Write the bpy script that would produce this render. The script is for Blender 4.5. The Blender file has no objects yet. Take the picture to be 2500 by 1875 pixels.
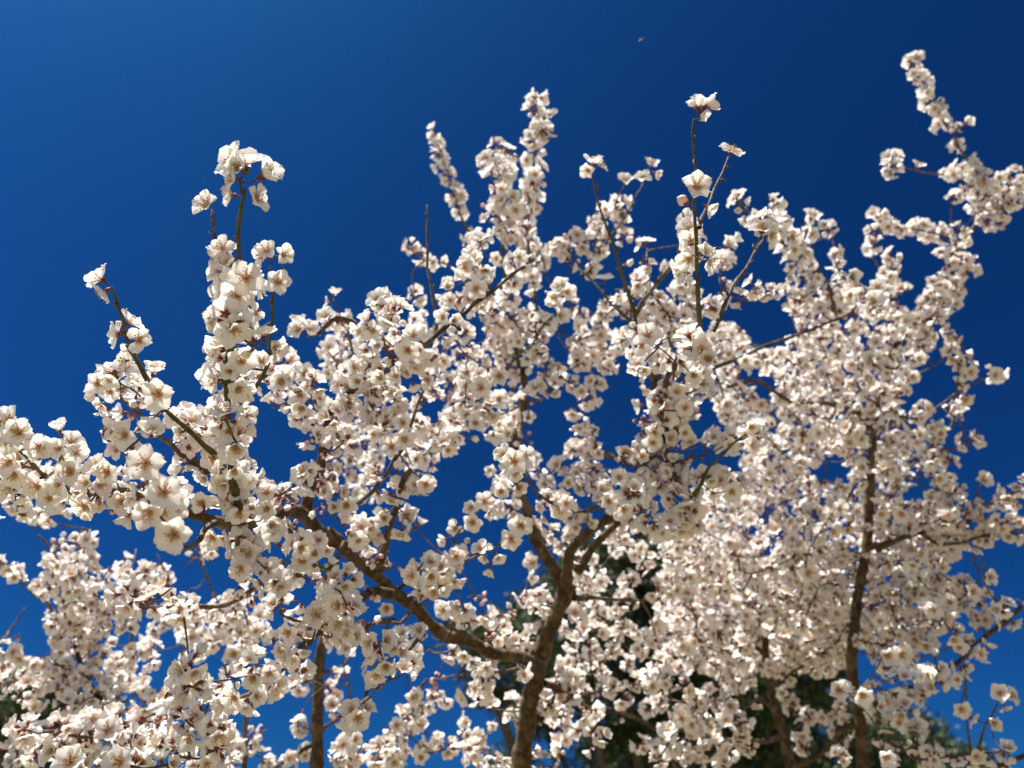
import bpy, math, random
import numpy as np
from mathutils import Vector, Matrix

# ------------------------------------------------------------------ camera, sky, sun, exposure
sc = bpy.context.scene
COL = sc.collection
PITCH = math.radians(38)
FPX = 1889.0                      # focal length in photo pixels (photo is 2500 x 1875)
CAM = Vector((0, 0, 1.6))
cam_data = bpy.data.cameras.new('camera')
cam = bpy.data.objects.new('camera', cam_data)
COL.objects.link(cam)
cam.location = CAM
cam.rotation_euler = (math.pi / 2 + PITCH, 0, 0)
cam_data.sensor_width = 36
cam_data.lens = 36 * FPX / 2500
cam_data.clip_start = 0.05
cam_data.clip_end = 3000
cam_data.dof.use_dof = True
cam_data.dof.focus_distance = 0.90
cam_data.dof.aperture_fstop = 4.0
sc.camera = cam

SUN_EL, SUN_AZ = math.radians(69), math.radians(-118)
world = bpy.data.worlds.new('World')
sc.world = world
world.use_nodes = True
wn = world.node_tree
bg = wn.nodes['Background']
sky = wn.nodes.new('ShaderNodeTexSky')
sky.sky_type = 'NISHITA'
sky.sun_disc = False
sky.sun_elevation = SUN_EL
sky.sun_rotation = SUN_AZ
sky.air_density = 1.0
sky.dust_density = 2.0
sky.ozone_density = 3.0
gam = wn.nodes.new('ShaderNodeGamma'); gam.inputs['Gamma'].default_value = 1.9
tint = wn.nodes.new('ShaderNodeMix'); tint.data_type = 'RGBA'; tint.blend_type = 'MULTIPLY'
tint.inputs['Factor'].default_value = 1.0
tint.inputs['B'].default_value = (0.0105, 0.0485, 0.0725, 1)
wn.links.new(sky.outputs[0], gam.inputs['Color'])
wn.links.new(gam.outputs[0], tint.inputs['A'])
wn.links.new(tint.outputs['Result'], bg.inputs['Color'])
bg.inputs['Strength'].default_value = 0.10

sun_l = bpy.data.lights.new('sun', 'SUN')
sun_l.energy = 4.6
sun_l.angle = math.radians(0.5)
sun_l.color = (1.0, 0.965, 0.90)
sun = bpy.data.objects.new('sun', sun_l)
COL.objects.link(sun)
sdir = Vector((math.cos(SUN_EL) * math.sin(SUN_AZ), math.cos(SUN_EL) * math.cos(SUN_AZ), math.sin(SUN_EL)))
sun.rotation_euler = sdir.to_track_quat('Z', 'Y').to_euler()
sun.location = sdir * 20

sc.view_settings.view_transform = 'Standard'
sc.view_settings.look = 'None'
sc.view_settings.gamma = 1.0
sc.view_settings.exposure = 1.42
sc.view_settings.use_curve_mapping = False
sc.render.engine = 'CYCLES'
sc.cycles.max_bounces = 10
sc.cycles.diffuse_bounces = 6
sc.cycles.transmission_bounces = 6

rng = np.random.default_rng(11)
random.seed(5)

# ------------------------------------------------------------------ helpers
CR = np.array(cam.rotation_euler.to_matrix())
CAMV = np.array(CAM)


def P(x, y, d):
    """photo pixel and depth in metres -> point in the place"""
    return CAMV + CR @ np.array(((x - 1250) / FPX * d, -(y - 937.5) / FPX * d, -d))


def cdir(x, y, z):
    """a direction given as right, up, towards the viewer"""
    v = CR @ np.array((x, y, z), float)
    return v / np.linalg.norm(v)


def project(p):
    q = (np.atleast_2d(p) - CAMV) @ CR
    d = -q[:, 2]
    return q[:, 0] / d * FPX + 1250, -q[:, 1] / d * FPX + 937.5, d


ZONES = {0: (0, 0), 1: (0, 300), 2: (0, 900), 3: (0, 1200), 4: (800, 200), 5: (800, 800), 6: (800, 1200),
         7: (1600, 100), 8: (1600, 700), 9: (1600, 1200)}


def pts(z, s):
    k = 1.0 if z == 0 else 1 / 2.458
    ox, oy = ZONES[z]
    return [(ox + float(a.split(',')[0]) * k, oy + float(a.split(',')[1]) * k) for a in s.split()]


def link(name, data, parent=None, **kw):
    o = bpy.data.objects.new(name, data)
    COL.objects.link(o)
    if parent is not None:
        o.parent = parent
    for k, v in kw.items():
        o[k] = v
    return o


def np_mesh(name, verts, faces, mats, mat_idx=None, attrs=None, smooth=True):
    """faces: (n,k) int array or list of such arrays"""
    me = bpy.data.meshes.new(name)
    if not isinstance(faces, list):
        faces = [faces]
    faces = [f for f in faces if len(f)]
    nl = sum(f.size for f in faces)
    nf = sum(len(f) for f in faces)
    me.vertices.add(len(verts))
    me.vertices.foreach_set('co', np.asarray(verts, dtype=np.float32).ravel())
    me.loops.add(nl)
    me.loops.foreach_set('vertex_index', np.concatenate([f.ravel() for f in faces]).astype(np.int32))
    me.polygons.add(nf)
    tot = np.concatenate([np.full(len(f), f.shape[1]) for f in faces])
    st = np.concatenate(([0], np.cumsum(tot)[:-1]))
    me.polygons.foreach_set('loop_start', st.astype(np.int32))
    me.polygons.foreach_set('loop_total', tot.astype(np.int32))
    if mat_idx is not None:
        me.polygons.foreach_set('material_index', np.asarray(mat_idx, dtype=np.int32))
    me.polygons.foreach_set('use_smooth', np.full(nf, smooth))
    for m in mats:
        me.materials.append(m)
    for k, v in (attrs or {}).items():
        a = me.attributes.new(k, 'FLOAT', 'POINT')
        a.data.foreach_set('value', np.asarray(v, dtype=np.float32))
    me.update(calc_edges=True)
    return me


# ------------------------------------------------------------------ materials
def new_mat(name):
    m = bpy.data.materials.new(name)
    m.use_nodes = True
    nt = m.node_tree
    for n in list(nt.nodes):
        nt.nodes.remove(n)
    out = nt.nodes.new('ShaderNodeOutputMaterial')
    return m, nt, out


def rgb(c):
    return (c[0], c[1], c[2], 1)


def petal_material():
    m, nt, out = new_mat('petal')
    N, L = nt.nodes.new, nt.links.new
    at = N('ShaderNodeAttribute'); at.attribute_name = 'u'
    rn = N('ShaderNodeAttribute'); rn.attribute_name = 'rnd'
    ramp = N('ShaderNodeValToRGB')
    e = ramp.color_ramp.elements
    e[0].position = 0.0; e[0].color = rgb((0.50, 0.12, 0.06))
    e[1].position = 0.36; e[1].color = rgb((0.93, 0.91, 0.87))
    x = e.new(0.13); x.color = rgb((0.62, 0.33, 0.18))
    x = e.new(0.22); x.color = rgb((0.84, 0.73, 0.62))
    L(at.outputs['Fac'], ramp.inputs[0])
    mix = N('ShaderNodeMix'); mix.data_type = 'RGBA'
    pw = N('ShaderNodeMath'); pw.operation = 'POWER'; pw.inputs[1].default_value = 2.0
    L(rn.outputs['Fac'], pw.inputs[0])
    ml = N('ShaderNodeMath'); ml.operation = 'MULTIPLY'; ml.inputs[1].default_value = 0.45
    L(pw.outputs[0], ml.inputs[0])
    L(ml.outputs[0], mix.inputs['Factor'])
    L(ramp.outputs[0], mix.inputs['A'])
    mix.inputs['B'].default_value = rgb((0.88, 0.72, 0.70))
    tc = N('ShaderNodeTexCoord')
    no = N('ShaderNodeTexNoise'); no.inputs['Scale'].default_value = 170; no.inputs['Detail'].default_value = 1
    L(tc.outputs['Object'], no.inputs['Vector'])
    bump = N('ShaderNodeBump'); bump.inputs['Strength'].default_value = 0.25; bump.inputs['Distance'].default_value = 0.001
    L(no.outputs['Fac'], bump.inputs['Height'])
    df = N('ShaderNodeBsdfDiffuse'); tr = N('ShaderNodeBsdfTranslucent')
    for s in (df, tr):
        L(mix.outputs['Result'], s.inputs['Color'])
    L(bump.outputs[0], df.inputs['Normal'])
    ms = N('ShaderNodeMixShader'); ms.inputs[0].default_value = 0.28
    L(df.outputs[0], ms.inputs[1]); L(tr.outputs[0], ms.inputs[2])
    gl = N('ShaderNodeBsdfGlossy'); gl.inputs['Roughness'].default_value = 0.45
    m2 = N('ShaderNodeMixShader'); m2.inputs[0].default_value = 0.025
    L(ms.outputs[0], m2.inputs[1]); L(gl.outputs[0], m2.inputs[2])
    L(m2.outputs[0], out.inputs[0])
    return m


def simple_mat(name, c1, c2, scale=60, rough=0.6, transl=0.0, bump=0.2, dist=0.001):
    m, nt, out = new_mat(name)
    N, L = nt.nodes.new, nt.links.new
    tc = N('ShaderNodeTexCoord')
    no = N('ShaderNodeTexNoise'); no.inputs['Scale'].default_value = scale; no.inputs['Detail'].default_value = 5
    L(tc.outputs['Object'], no.inputs['Vector'])
    rp = N('ShaderNodeValToRGB')
    rp.color_ramp.elements[0].position = 0.35; rp.color_ramp.elements[0].color = rgb(c1)
    rp.color_ramp.elements[1].position = 0.66; rp.color_ramp.elements[1].color = rgb(c2)
    L(no.outputs['Fac'], rp.inputs[0])
    b = N('ShaderNodeBsdfPrincipled'); b.inputs['Roughness'].default_value = rough
    b.inputs['Specular IOR Level'].default_value = 0.3
    L(rp.outputs[0], b.inputs['Base Color'])
    bp = N('ShaderNodeBump'); bp.inputs['Strength'].default_value = bump; bp.inputs['Distance'].default_value = dist
    L(no.outputs['Fac'], bp.inputs['Height']); L(bp.outputs[0], b.inputs['Normal'])
    if transl > 0:
        t = N('ShaderNodeBsdfTranslucent'); L(rp.outputs[0], t.inputs['Color'])
        ms = N('ShaderNodeMixShader'); ms.inputs[0].default_value = transl
        L(b.outputs[0], ms.inputs[1]); L(t.outputs[0], ms.inputs[2]); L(ms.outputs[0], out.inputs[0])
    else:
        L(b.outputs[0], out.inputs[0])
    return m


def bark_material(name, dark, mid, light, scale=1.0):
    m, nt, out = new_mat(name)
    N, L = nt.nodes.new, nt.links.new
    at = N('ShaderNodeAttribute'); at.attribute_name = 'along'
    ar = N('ShaderNodeAttribute'); ar.attribute_name = 'round'
    cb = N('ShaderNodeCombineXYZ')
    L(at.outputs['Fac'], cb.inputs[0]); L(ar.outputs['Fac'], cb.inputs[1])
    # short cross-wise lenticels
    mp = N('ShaderNodeMapping'); mp.inputs['Scale'].default_value = (420 * scale, 1.6, 1)
    L(cb.outputs[0], mp.inputs['Vector'])
    n1 = N('ShaderNodeTexNoise'); n1.inputs['Scale'].default_value = 1.0; n1.inputs['Detail'].default_value = 2
    L(mp.outputs[0], n1.inputs['Vector'])
    tc = N('ShaderNodeTexCoord')
    n2 = N('ShaderNodeTexNoise'); n2.inputs['Scale'].default_value = 70 * scale; n2.inputs['Detail'].default_value = 6
    n2.inputs['Roughness'].default_value = 0.65
    L(tc.outputs['Object'], n2.inputs['Vector'])
    rp = N('ShaderNodeValToRGB'); e = rp.color_ramp.elements
    e[0].position = 0.32; e[0].color = rgb(dark); e[1].position = 0.68; e[1].color = rgb(light)
    x = e.new(0.5); x.color = rgb(mid)
    L(n2.outputs['Fac'], rp.inputs[0])
    r2 = N('ShaderNodeValToRGB'); r2.color_ramp.elements[0].position = 0.62; r2.color_ramp.elements[1].position = 0.72
    L(n1.outputs['Fac'], r2.inputs[0])
    mx = N('ShaderNodeMix'); mx.data_type = 'RGBA'
    mlt = N('ShaderNodeMath'); mlt.operation = 'MULTIPLY'; mlt.inputs[1].default_value = 0.45
    L(r2.outputs[0], mlt.inputs[0]); L(mlt.outputs[0], mx.inputs['Factor'])
    L(rp.outputs[0], mx.inputs['A']); mx.inputs['B'].default_value = rgb([c * 0.45 for c in dark])
    b = N('ShaderNodeBsdfPrincipled'); b.inputs['Roughness'].default_value = 0.72
    b.inputs['Specular IOR Level'].default_value = 0.25
    L(mx.outputs['Result'], b.inputs['Base Color'])
    # grey lichen blotches and darker scars
    n3 = N('ShaderNodeTexNoise'); n3.inputs['Scale'].default_value = 21 * scale; n3.inputs['Detail'].default_value = 4
    L(tc.outputs['Object'], n3.inputs['Vector'])
    r3 = N('ShaderNodeValToRGB'); r3.color_ramp.elements[0].position = 0.56; r3.color_ramp.elements[1].position = 0.63
    L(n3.outputs['Fac'], r3.inputs[0])
    m3 = N('ShaderNodeMath'); m3.operation = 'MULTIPLY'; m3.inputs[1].default_value = 0.55
    L(r3.outputs[0], m3.inputs[0])
    mx3 = N('ShaderNodeMix'); mx3.data_type = 'RGBA'
    L(m3.outputs[0], mx3.inputs['Factor']); L(mx.outputs['Result'], mx3.inputs['A'])
    mx3.inputs['B'].default_value = rgb([light[0] * 1.25, light[1] * 1.3, light[2] * 1.45])
    L(mx3.outputs['Result'], b.inputs['Base Color'])
    ad = N('ShaderNodeMath'); ad.operation = 'SUBTRACT'
    L(n2.outputs['Fac'], ad.inputs[0]); L(r2.outputs[0], ad.inputs[1])
    bp = N('ShaderNodeBump'); bp.inputs['Strength'].default_value = 0.8; bp.inputs['Distance'].default_value = 0.004
    L(ad.outputs[0], bp.inputs['Height']); L(bp.outputs[0], b.inputs['Normal'])
    L(b.outputs[0], out.inputs[0])
    return m


M_PETAL = petal_material()
M_FIL = simple_mat('stamen_filament', (0.75, 0.62, 0.45), (0.8, 0.7, 0.5), transl=0.3)
M_ANTH = simple_mat('anther', (0.40, 0.17, 0.02), (0.72, 0.45, 0.06), scale=900)
M_CAL = simple_mat('calyx', (0.10, 0.020, 0.012), (0.24, 0.07, 0.03), scale=500, rough=0.5)
M_BUDP = simple_mat('bud_petal', (0.80, 0.52, 0.52), (0.86, 0.72, 0.69), scale=300, transl=0.3)
M_BARK = bark_material('bark', (0.032, 0.018, 0.007), (0.075, 0.046, 0.020), (0.16, 0.11, 0.055))
M_TWIG = bark_material('twig_bark', (0.055, 0.030, 0.020), (0.105, 0.070, 0.045), (0.20, 0.16, 0.11), 2.0)
M_SHOOT = bark_material('green_shoot_bark', (0.045, 0.040, 0.010), (0.075, 0.072, 0.018), (0.12, 0.10, 0.035), 2.0)
M_SCALE = simple_mat('bud_scale', (0.03, 0.014, 0.010), (0.16, 0.10, 0.07), scale=400)
M_LEAF = simple_mat('young_leaf', (0.06, 0.13, 0.015), (0.12, 0.20, 0.03), scale=200, transl=0.4)
M_EVER = simple_mat('evergreen_leaf', (0.014, 0.026, 0.006), (0.060, 0.085, 0.020), scale=3, rough=0.45, transl=0.15, bump=0.0)
M_EBARK = bark_material('oak_bark', (0.05, 0.04, 0.03), (0.09, 0.075, 0.06), (0.14, 0.12, 0.09), 0.3)
MATS = [M_PETAL, M_FIL, M_ANTH, M_CAL, M_BUDP]


# ------------------------------------------------------------------ tubes (branches, trunks, twigs)
def smooth_line(p, step):
    """Catmull-Rom through points p (n,3), resampled about every `step` metres"""
    p = np.asarray(p, float)
    if len(p) == 2:
        n = max(2, int(np.linalg.norm(p[1] - p[0]) / step) + 1)
        t = np.linspace(0, 1, n)[:, None]
        return p[0] * (1 - t) + p[1] * t
    q = np.vstack((2 * p[0] - p[1], p, 2 * p[-1] - p[-2]))
    out = []
    for i in range(1, len(q) - 2):
        a, b, c, d = q[i - 1], q[i], q[i + 1], q[i + 2]
        n = max(1, int(np.linalg.norm(c - b) / step))
        t = (np.arange(n) / n)[:, None]
        out.append(0.5 * ((2 * b) + (c - a) * t + (2 * a - 5 * b + 4 * c - d) * t ** 2 + (3 * b - a - 3 * c + d) * t ** 3))
    out.append(p[-1:])
    return np.vstack(out)


def tube_arrays(line, rad, k, lump=0.0):
    line = np.asarray(line, float)
    n = len(line)
    tan = np.gradient(line, axis=0)
    tan /= np.linalg.norm(tan, axis=1)[:, None] + 1e-12
    ref = np.array((0.31, 0.9, 0.21))
    nrm = np.cross(tan, ref); nrm /= np.linalg.norm(nrm, axis=1)[:, None] + 1e-9
    bi = np.cross(tan, nrm)
    ang = np.arange(k) / k * 2 * math.pi
    r = np.asarray(rad, float)[:, None] * np.ones((1, k))
    if lump:
        s = np.cumsum(np.r_[0, np.linalg.norm(np.diff(line, axis=0), axis=1)])[:, None]
        ph = rng.uniform(0, 6.28, 4)
        r = r * (1 + lump * (np.sin(s * 95 + 2 * ang + ph[0]) * 0.5 + np.sin(s * 210 + 3 * ang + ph[1]) * 0.35
                             + np.sin(s * 37 + ang + ph[2]) * 0.6) + lump * 0.5 * rng.standard_normal((n, 1)))
    v = line[:, None] + nrm[:, None] * (np.cos(ang) * r)[..., None] + bi[:, None] * (np.sin(ang) * r)[..., None]
    v = v.reshape(-1, 3)
    i = np.arange(n - 1)[:, None] * k
    j = np.arange(k)[None]
    f = np.stack((i + j, i + (j + 1) % k, i + k + (j + 1) % k, i + k + j), -1).reshape(-1, 4)
    # closing tip
    v = np.vstack((v, line[-1] + tan[-1] * rad[-1] * 0.8))
    tip = n * k
    jj = np.arange(k)
    ft = np.stack(((n - 1) * k + jj, (n - 1) * k + (jj + 1) % k, np.full(k, tip)), -1)
    s = np.cumsum(np.r_[0, np.linalg.norm(np.diff(line, axis=0), axis=1)])
    al = np.r_[np.repeat(s, k), s[-1]]
    # 'round' goes 0..1..0 so that it has no seam
    ro = np.r_[np.tile(np.abs(np.arange(k) / k * 2 - 1) * 3, n), 0]
    return v, f, ft, al, ro


def tube(name, line, rad, k, mat, parent, lump=0.0, **kw):
    v, f, ft, al, ro = tube_arrays(line, rad, k, lump)
    me = np_mesh(name, v, [f, ft], [mat], attrs={'along': al, 'round': ro})
    return link(name, me, parent, **kw)


# ------------------------------------------------------------------ blossom prototypes
def petal_grid(nu, nv, L, W, elev, cup, curl, seed, rip=1.0):
    r = np.random.default_rng(seed)
    u = (np.linspace(0.0, 1, nu) ** 0.85)[:, None] * np.ones((1, nv))
    v = np.linspace(-1, 1, nv)[None] * np.ones((nu, 1))
    # narrow claw, nearly round blade, a shallow notch at the tip and a slightly frilled edge
    ub = np.clip((u - 0.57) / 0.47, -1, 1)
    w = W / 2 * np.maximum(np.sqrt(np.clip(1 - ub ** 2, 0, 1)), 0.14 + 0.5 * u * (u < 0.5))
    fr = 1 + 0.05 * np.sin(u * 17 + r.uniform(0, 6)) * (np.abs(v) > 0.9)
    w = w * fr
    x = L * (u - 0.10 * v ** 2 * u ** 3 - 0.085 * np.exp(-(v / 0.30) ** 2) * u ** 8)
    y = v * w
    ph = r.uniform(0, 6.28, 3)
    z = cup * L * 0.55 * (v ** 2) * (w / W) + rip * L * (0.030 * np.sin(v * 5 + ph[0]) * u ** 2
        + 0.026 * np.sin(v * 9 + u * 5 + ph[1]) * u ** 3 + 0.05 * np.sin(v * 2.2 + ph[2]) * u ** 2)
    # bend along the length: elevation changes from elev at the claw to elev+curl at the tip
    th = elev + curl * u
    xs = np.concatenate((np.zeros((1, nv)), np.cumsum(np.diff(x, axis=0) * np.cos(th[1:]), axis=0))) + 0
    zs = np.concatenate((np.zeros((1, nv)), np.cumsum(np.diff(x, axis=0) * np.sin(th[1:]), axis=0)))
    X = xs + x[:1] - z * np.sin(th)
    Z = zs + z * np.cos(th)
    i = np.arange(nu - 1)[:, None] * nv
    j = np.arange(nv - 1)[None]
    f = np.stack((i + j, i + j + 1, i + nv + j + 1, i + nv + j), -1).reshape(-1, 4)
    return np.stack((X, y, Z), -1).reshape(-1, 3), f, u.ravel()


def rotz(v, a):
    c, s = math.cos(a), math.sin(a)
    return np.stack((v[:, 0] * c - v[:, 1] * s, v[:, 0] * s + v[:, 1] * c, v[:, 2]), -1)


PZ = 0.0075            # petals spring this high above the point where the flower sits on its twig


def blossom_pieces(seed, state, hi):
    """list of (kind, verts, quads, tris, u, rnd)"""
    r = np.random.default_rng(seed)
    out = []
    nu, nv = (9, 7) if hi else (5, 4)
    base_e = {'open': r.uniform(0.10, 0.35), 'cup': r.uniform(0.55, 0.8), 'half': r.uniform(1.0, 1.2), 'flat': r.uniform(-0.1, 0.1)}[state]
    curl = {'open': 0.25, 'cup': 0.45, 'half': 0.7, 'flat': 0.15}[state]
    L = 0.0185 * r.uniform(0.93, 1.07)
    rnd = r.uniform(0, 1)
    lost = {107: (3,), 105: (), 109: (1, 2)}.get(seed, ())
    for k in range(5):
        if k in lost:
            continue
        sz = r.uniform(0.84, 1.10)
        v, f, u = petal_grid(nu, nv, L * sz, L * sz * r.uniform(0.76, 0.93), base_e + r.normal(0, 0.10),
                             r.uniform(0.45, 1.0) * (1.3 if state in ('cup', 'half') else 1), curl * r.uniform(0.5, 1.5), seed * 7 + k, 1.8)
        v = v * 1.0
        v[:, 0] += 0.0012
        v[:, 2] += PZ + 0.0006 * (k % 2)
        v = rotz(v, k * 2 * math.pi / 5 + r.normal(0, 0.09))
        out.append(('petal', v, f, None, u, rnd))
    # stamens
    ns = 30 if hi else 12
    fv, fq, av, aq = [], [], [], []
    spread = {'open': 0.75, 'cup': 0.5, 'half': 0.3, 'flat': 0.95}[state]
    ft, at_ = [], []
    nf = na = 0
    for s in range(ns):
        a = r.uniform(0, 6.28); t = r.uniform(0.05, 1) ** 0.7 * spread
        ln = r.uniform(0.0075, 0.0115)
        d = np.array((math.cos(a) * math.sin(t), math.sin(a) * math.sin(t), math.cos(t)))
        b = np.array((math.cos(a) * 0.001, math.sin(a) * 0.001, PZ - 0.001))
        tip = b + d * ln
        side = np.cross(d, (0.3, 0.2, 0.9)); side /= np.linalg.norm(side)
        s2 = np.cross(d, side)
        w = 0.0003 if hi else 0.0005
        fv += [b + side * w, b - side * w * 0.5 + s2 * w, b - side * w * 0.5 - s2 * w, tip]
        ft += [(nf, nf + 1, nf + 3), (nf + 1, nf + 2, nf + 3), (nf + 2, nf, nf + 3)]
        nf += 4
        q = (0.00080 if hi else 0.0012)
        av += [tip + d * q * 1.3, tip - d * q * 1.3, tip + side * q, tip - side * q, tip + s2 * q, tip - s2 * q]
        at_ += [(na, na + 2, na + 4), (na, na + 4, na + 3), (na, na + 3, na + 5), (na, na + 5, na + 2)]
        if hi:
            at_ += [(na + 1, na + 4, na + 2), (na + 1, na + 3, na + 4), (na + 1, na + 5, na + 3), (na + 1, na + 2, na + 5)]
        na += 6
    out.append(('filament', np.array(fv), None, np.array(ft), None, rnd))
    out.append(('anther', np.array(av), None, np.array(at_), None, rnd))
    # calyx cup with five sepals, and its short stalk
    k = 8 if hi else 5
    prof = [(0.0009, -0.001), (0.0012, 0.0012), (0.0024, 0.003), (0.0026, 0.0055), (0.0020, PZ - 0.0008)]
    a = np.arange(k) / k * 2 * math.pi
    cv = np.concatenate([np.stack((np.cos(a) * pr, np.sin(a) * pr, np.full(k, pz)), -1) for pr, pz in prof])
    i = np.arange(len(prof) - 1)[:, None] * k; j = np.arange(k)[None]
    cf = np.stack((i + j, i + (j + 1) % k, i + k + (j + 1) % k, i + k + j), -1).reshape(-1, 4)
    sv, st = [], []
    for s in range(5):
        an = (s + 0.5) * 2 * math.pi / 5
        d = np.array((math.cos(an), math.sin(an), 0)); tg = np.array((-math.sin(an), math.cos(an), 0))
        b0 = len(cv) + len(sv)
        e = 0.15 if state in ('open', 'flat') else 0.5
        sv += [d * 0.0018 + tg * 0.0014 + (0, 0, PZ - 0.0012), d * 0.0018 - tg * 0.0014 + (0, 0, PZ - 0.0012),
               d * 0.0045 + tg * 0.0013 + (0, 0, PZ - 0.0016 + 0.002 * e), d * 0.0045 - tg * 0.0013 + (0, 0, PZ - 0.0016 + 0.002 * e),
               d * 0.0064 + np.array((0, 0, PZ - 0.0012 + 0.004 * e))]
        st += [(b0, b0 + 1, b0 + 2), (b0 + 1, b0 + 3, b0 + 2), (b0 + 2, b0 + 3, b0 + 4)]
    out.append(('calyx', np.vstack((cv, np.array(sv))), cf, np.array(st), None, rnd))
    return out


def bud_pieces(seed, hi):
    """closed pink bud: egg of wrapped petals on a dark red calyx"""
    r = np.random.default_rng(seed)
    k, n = (12, 8) if hi else (6, 5)
    R = r.uniform(0.0042, 0.0062); H = R * r.uniform(2.1, 2.6)
    t = np.linspace(0.12, 1, n)
    a = np.arange(k) / k * 2 * math.pi
    pv = []
    for q in t:
        rr = R * math.sin(math.pi * min(1, q) ** 1.0) ** 0.7 if q < 1 else R * 0.08
        fold = 1 + 0.10 * np.sin(3 * a + q * 3) * (q < 1)
        pv.append(np.stack((np.cos(a) * rr * fold, np.sin(a) * rr * fold, np.full(k, 0.003 + H * q)), -1))
    pv = np.concatenate(pv)
    i = np.arange(n - 1)[:, None] * k; j = np.arange(k)[None]
    f = np.stack((i + j, i + (j + 1) % k, i + k + (j + 1) % k, i + k + j), -1).reshape(-1, 4)
    prof = [(0.0008, -0.001), (0.0012, 0.001), (0.0026, 0.0028), (R * 0.80, 0.003 + H * 0.28)]
    kk = 8 if hi else 5
    a = np.arange(kk) / kk * 2 * math.pi
    cv = np.concatenate([np.stack((np.cos(a) * pr * 1.04, np.sin(a) * pr * 1.04, np.full(kk, pz)), -1) for pr, pz in prof])
    i = np.arange(3)[:, None] * kk; j = np.arange(kk)[None]
    cf = np.stack((i + j, i + (j + 1) % kk, i + kk + (j + 1) % kk, i + kk + j), -1).reshape(-1, 4)
    sv, st = [], []
    for s in range(5):
        an = (s + 0.5) * 2 * math.pi / 5
        d = np.array((math.cos(an), math.sin(an), 0)); tg = np.array((-math.sin(an), math.cos(an), 0))
        b0 = len(cv) + len(sv); z0 = 0.003 + H * 0.24
        sv += [d * R * 0.8 + tg * R * 0.4 + (0, 0, z0), d * R * 0.8 - tg * R * 0.4 + (0, 0, z0), d * R * 1.08 + np.array((0, 0, z0 + H * 0.33))]
        st += [(b0, b0 + 1, b0 + 2)]
    return [('budpetal', pv, f, None, None, 0.5), ('calyx', np.vstack((cv, np.array(sv))), cf, np.array(st), None, 0.5)]


MAT_OF = {'petal': 0, 'filament': 1, 'anther': 2, 'calyx': 3, 'budpetal': 4}


def merge(pieces):
    """-> verts, quads, tris, matq, matt, u, rnd"""
    V, Q, T, mq, mt, U, R = [], [], [], [], [], [], []
    o = 0
    for kind, v, q, t, u, rnd in pieces:
        V.append(v)
        m = MAT_OF[kind]
        if q is not None:
            Q.append(q + o); mq.append(np.full(len(q), m))
        if t is not None:
            T.append(t + o); mt.append(np.full(len(t), m))
        U.append(u if u is not None else np.full(len(v), 1.0)); R.append(np.full(len(v), rnd))
        o += len(v)
    return (np.vstack(V), np.vstack(Q) if Q else np.zeros((0, 4), int), np.vstack(T) if T else np.zeros((0, 3), int),
            np.concatenate(mq) if mq else np.zeros(0, int), np.concatenate(mt) if mt else np.zeros(0, int),
            np.concatenate(U), np.concatenate(R))


VARIANTS = ['open', 'open', 'open', 'cup', 'flat', 'open', 'cup', 'open', 'half', 'cup', 'bud', 'bud', 'cup', 'open', 'open', 'cup']
PIECES_HI = [blossom_pieces(100 + i, s, True) if s != 'bud' else bud_pieces(100 + i, True) for i, s in enumerate(VARIANTS)]
MERGED_LO = [merge(blossom_pieces(100 + i, s, False) if s != 'bud' else bud_pieces(100 + i, False)) for i, s in enumerate(VARIANTS)]
MESH_HI = []
HERO = []
for pc in PIECES_HI:
    V, Q, T, mq, mt, U, R = merge(pc)
    MESH_HI.append(np_mesh('blossom', V, [Q, T], MATS, np.r_[mq, mt], {'u': U, 'rnd': R}))
    hero = []
    st_v, st = [], []
    for p in pc:
        if p[0] in ('petal', 'budpetal', 'calyx'):
            V, Q, T, mq, mt, U, R = merge([p])
            hero.append(({'petal': 'petal', 'budpetal': 'petal', 'calyx': 'calyx'}[p[0]],
                         np_mesh(p[0], V, [Q, T], MATS, np.r_[mq, mt], {'u': U, 'rnd': R})))
        else:
            st.append(p)
    if st:
        V, Q, T, mq, mt, U, R = merge(st)
        hero.append(('stamens', np_mesh('stamens', V, [Q, T], MATS, np.r_[mq, mt], {'u': U, 'rnd': R})))
    HERO.append(hero)


def frame_from(axis, spin):
    z = axis / np.linalg.norm(axis)
    h = np.array((0.0, 0, 1)) if abs(z[2]) < 0.9 else np.array((1.0, 0, 0))
    x = np.cross(h, z); x /= np.linalg.norm(x)
    y = np.cross(z, x)
    c, s = math.cos(spin), math.sin(spin)
    return np.stack((x * c + y * s, -x * s + y * c, z), -1)


# ------------------------------------------------------------------ setting: ground
def ground():
    n = 60
    g = np.linspace(-1, 1, n)
    g = np.sign(g) * np.abs(g) ** 3 * 900
    X, Y = np.meshgrid(g, g, indexing='ij')
    Z = 0.02 * np.sin(X * 1.3) * np.sin(Y * 0.9) * (np.hypot(X, Y) < 30)
    i = np.arange(n - 1)[:, None] * n; j = np.arange(n - 1)[None]
    f = np.stack((i + j, i + n + j, i + n + j + 1, i + j + 1), -1).reshape(-1, 4)
    m = simple_mat('dry_grass_ground', (0.11, 0.09, 0.045), (0.20, 0.16, 0.09), scale=2.2, rough=0.9, bump=0.4, dist=0.03)
    link('ground', np_mesh('ground', np.stack((X, Y, Z), -1).reshape(-1, 3), f, [m]), kind='structure')


ground()


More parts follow.
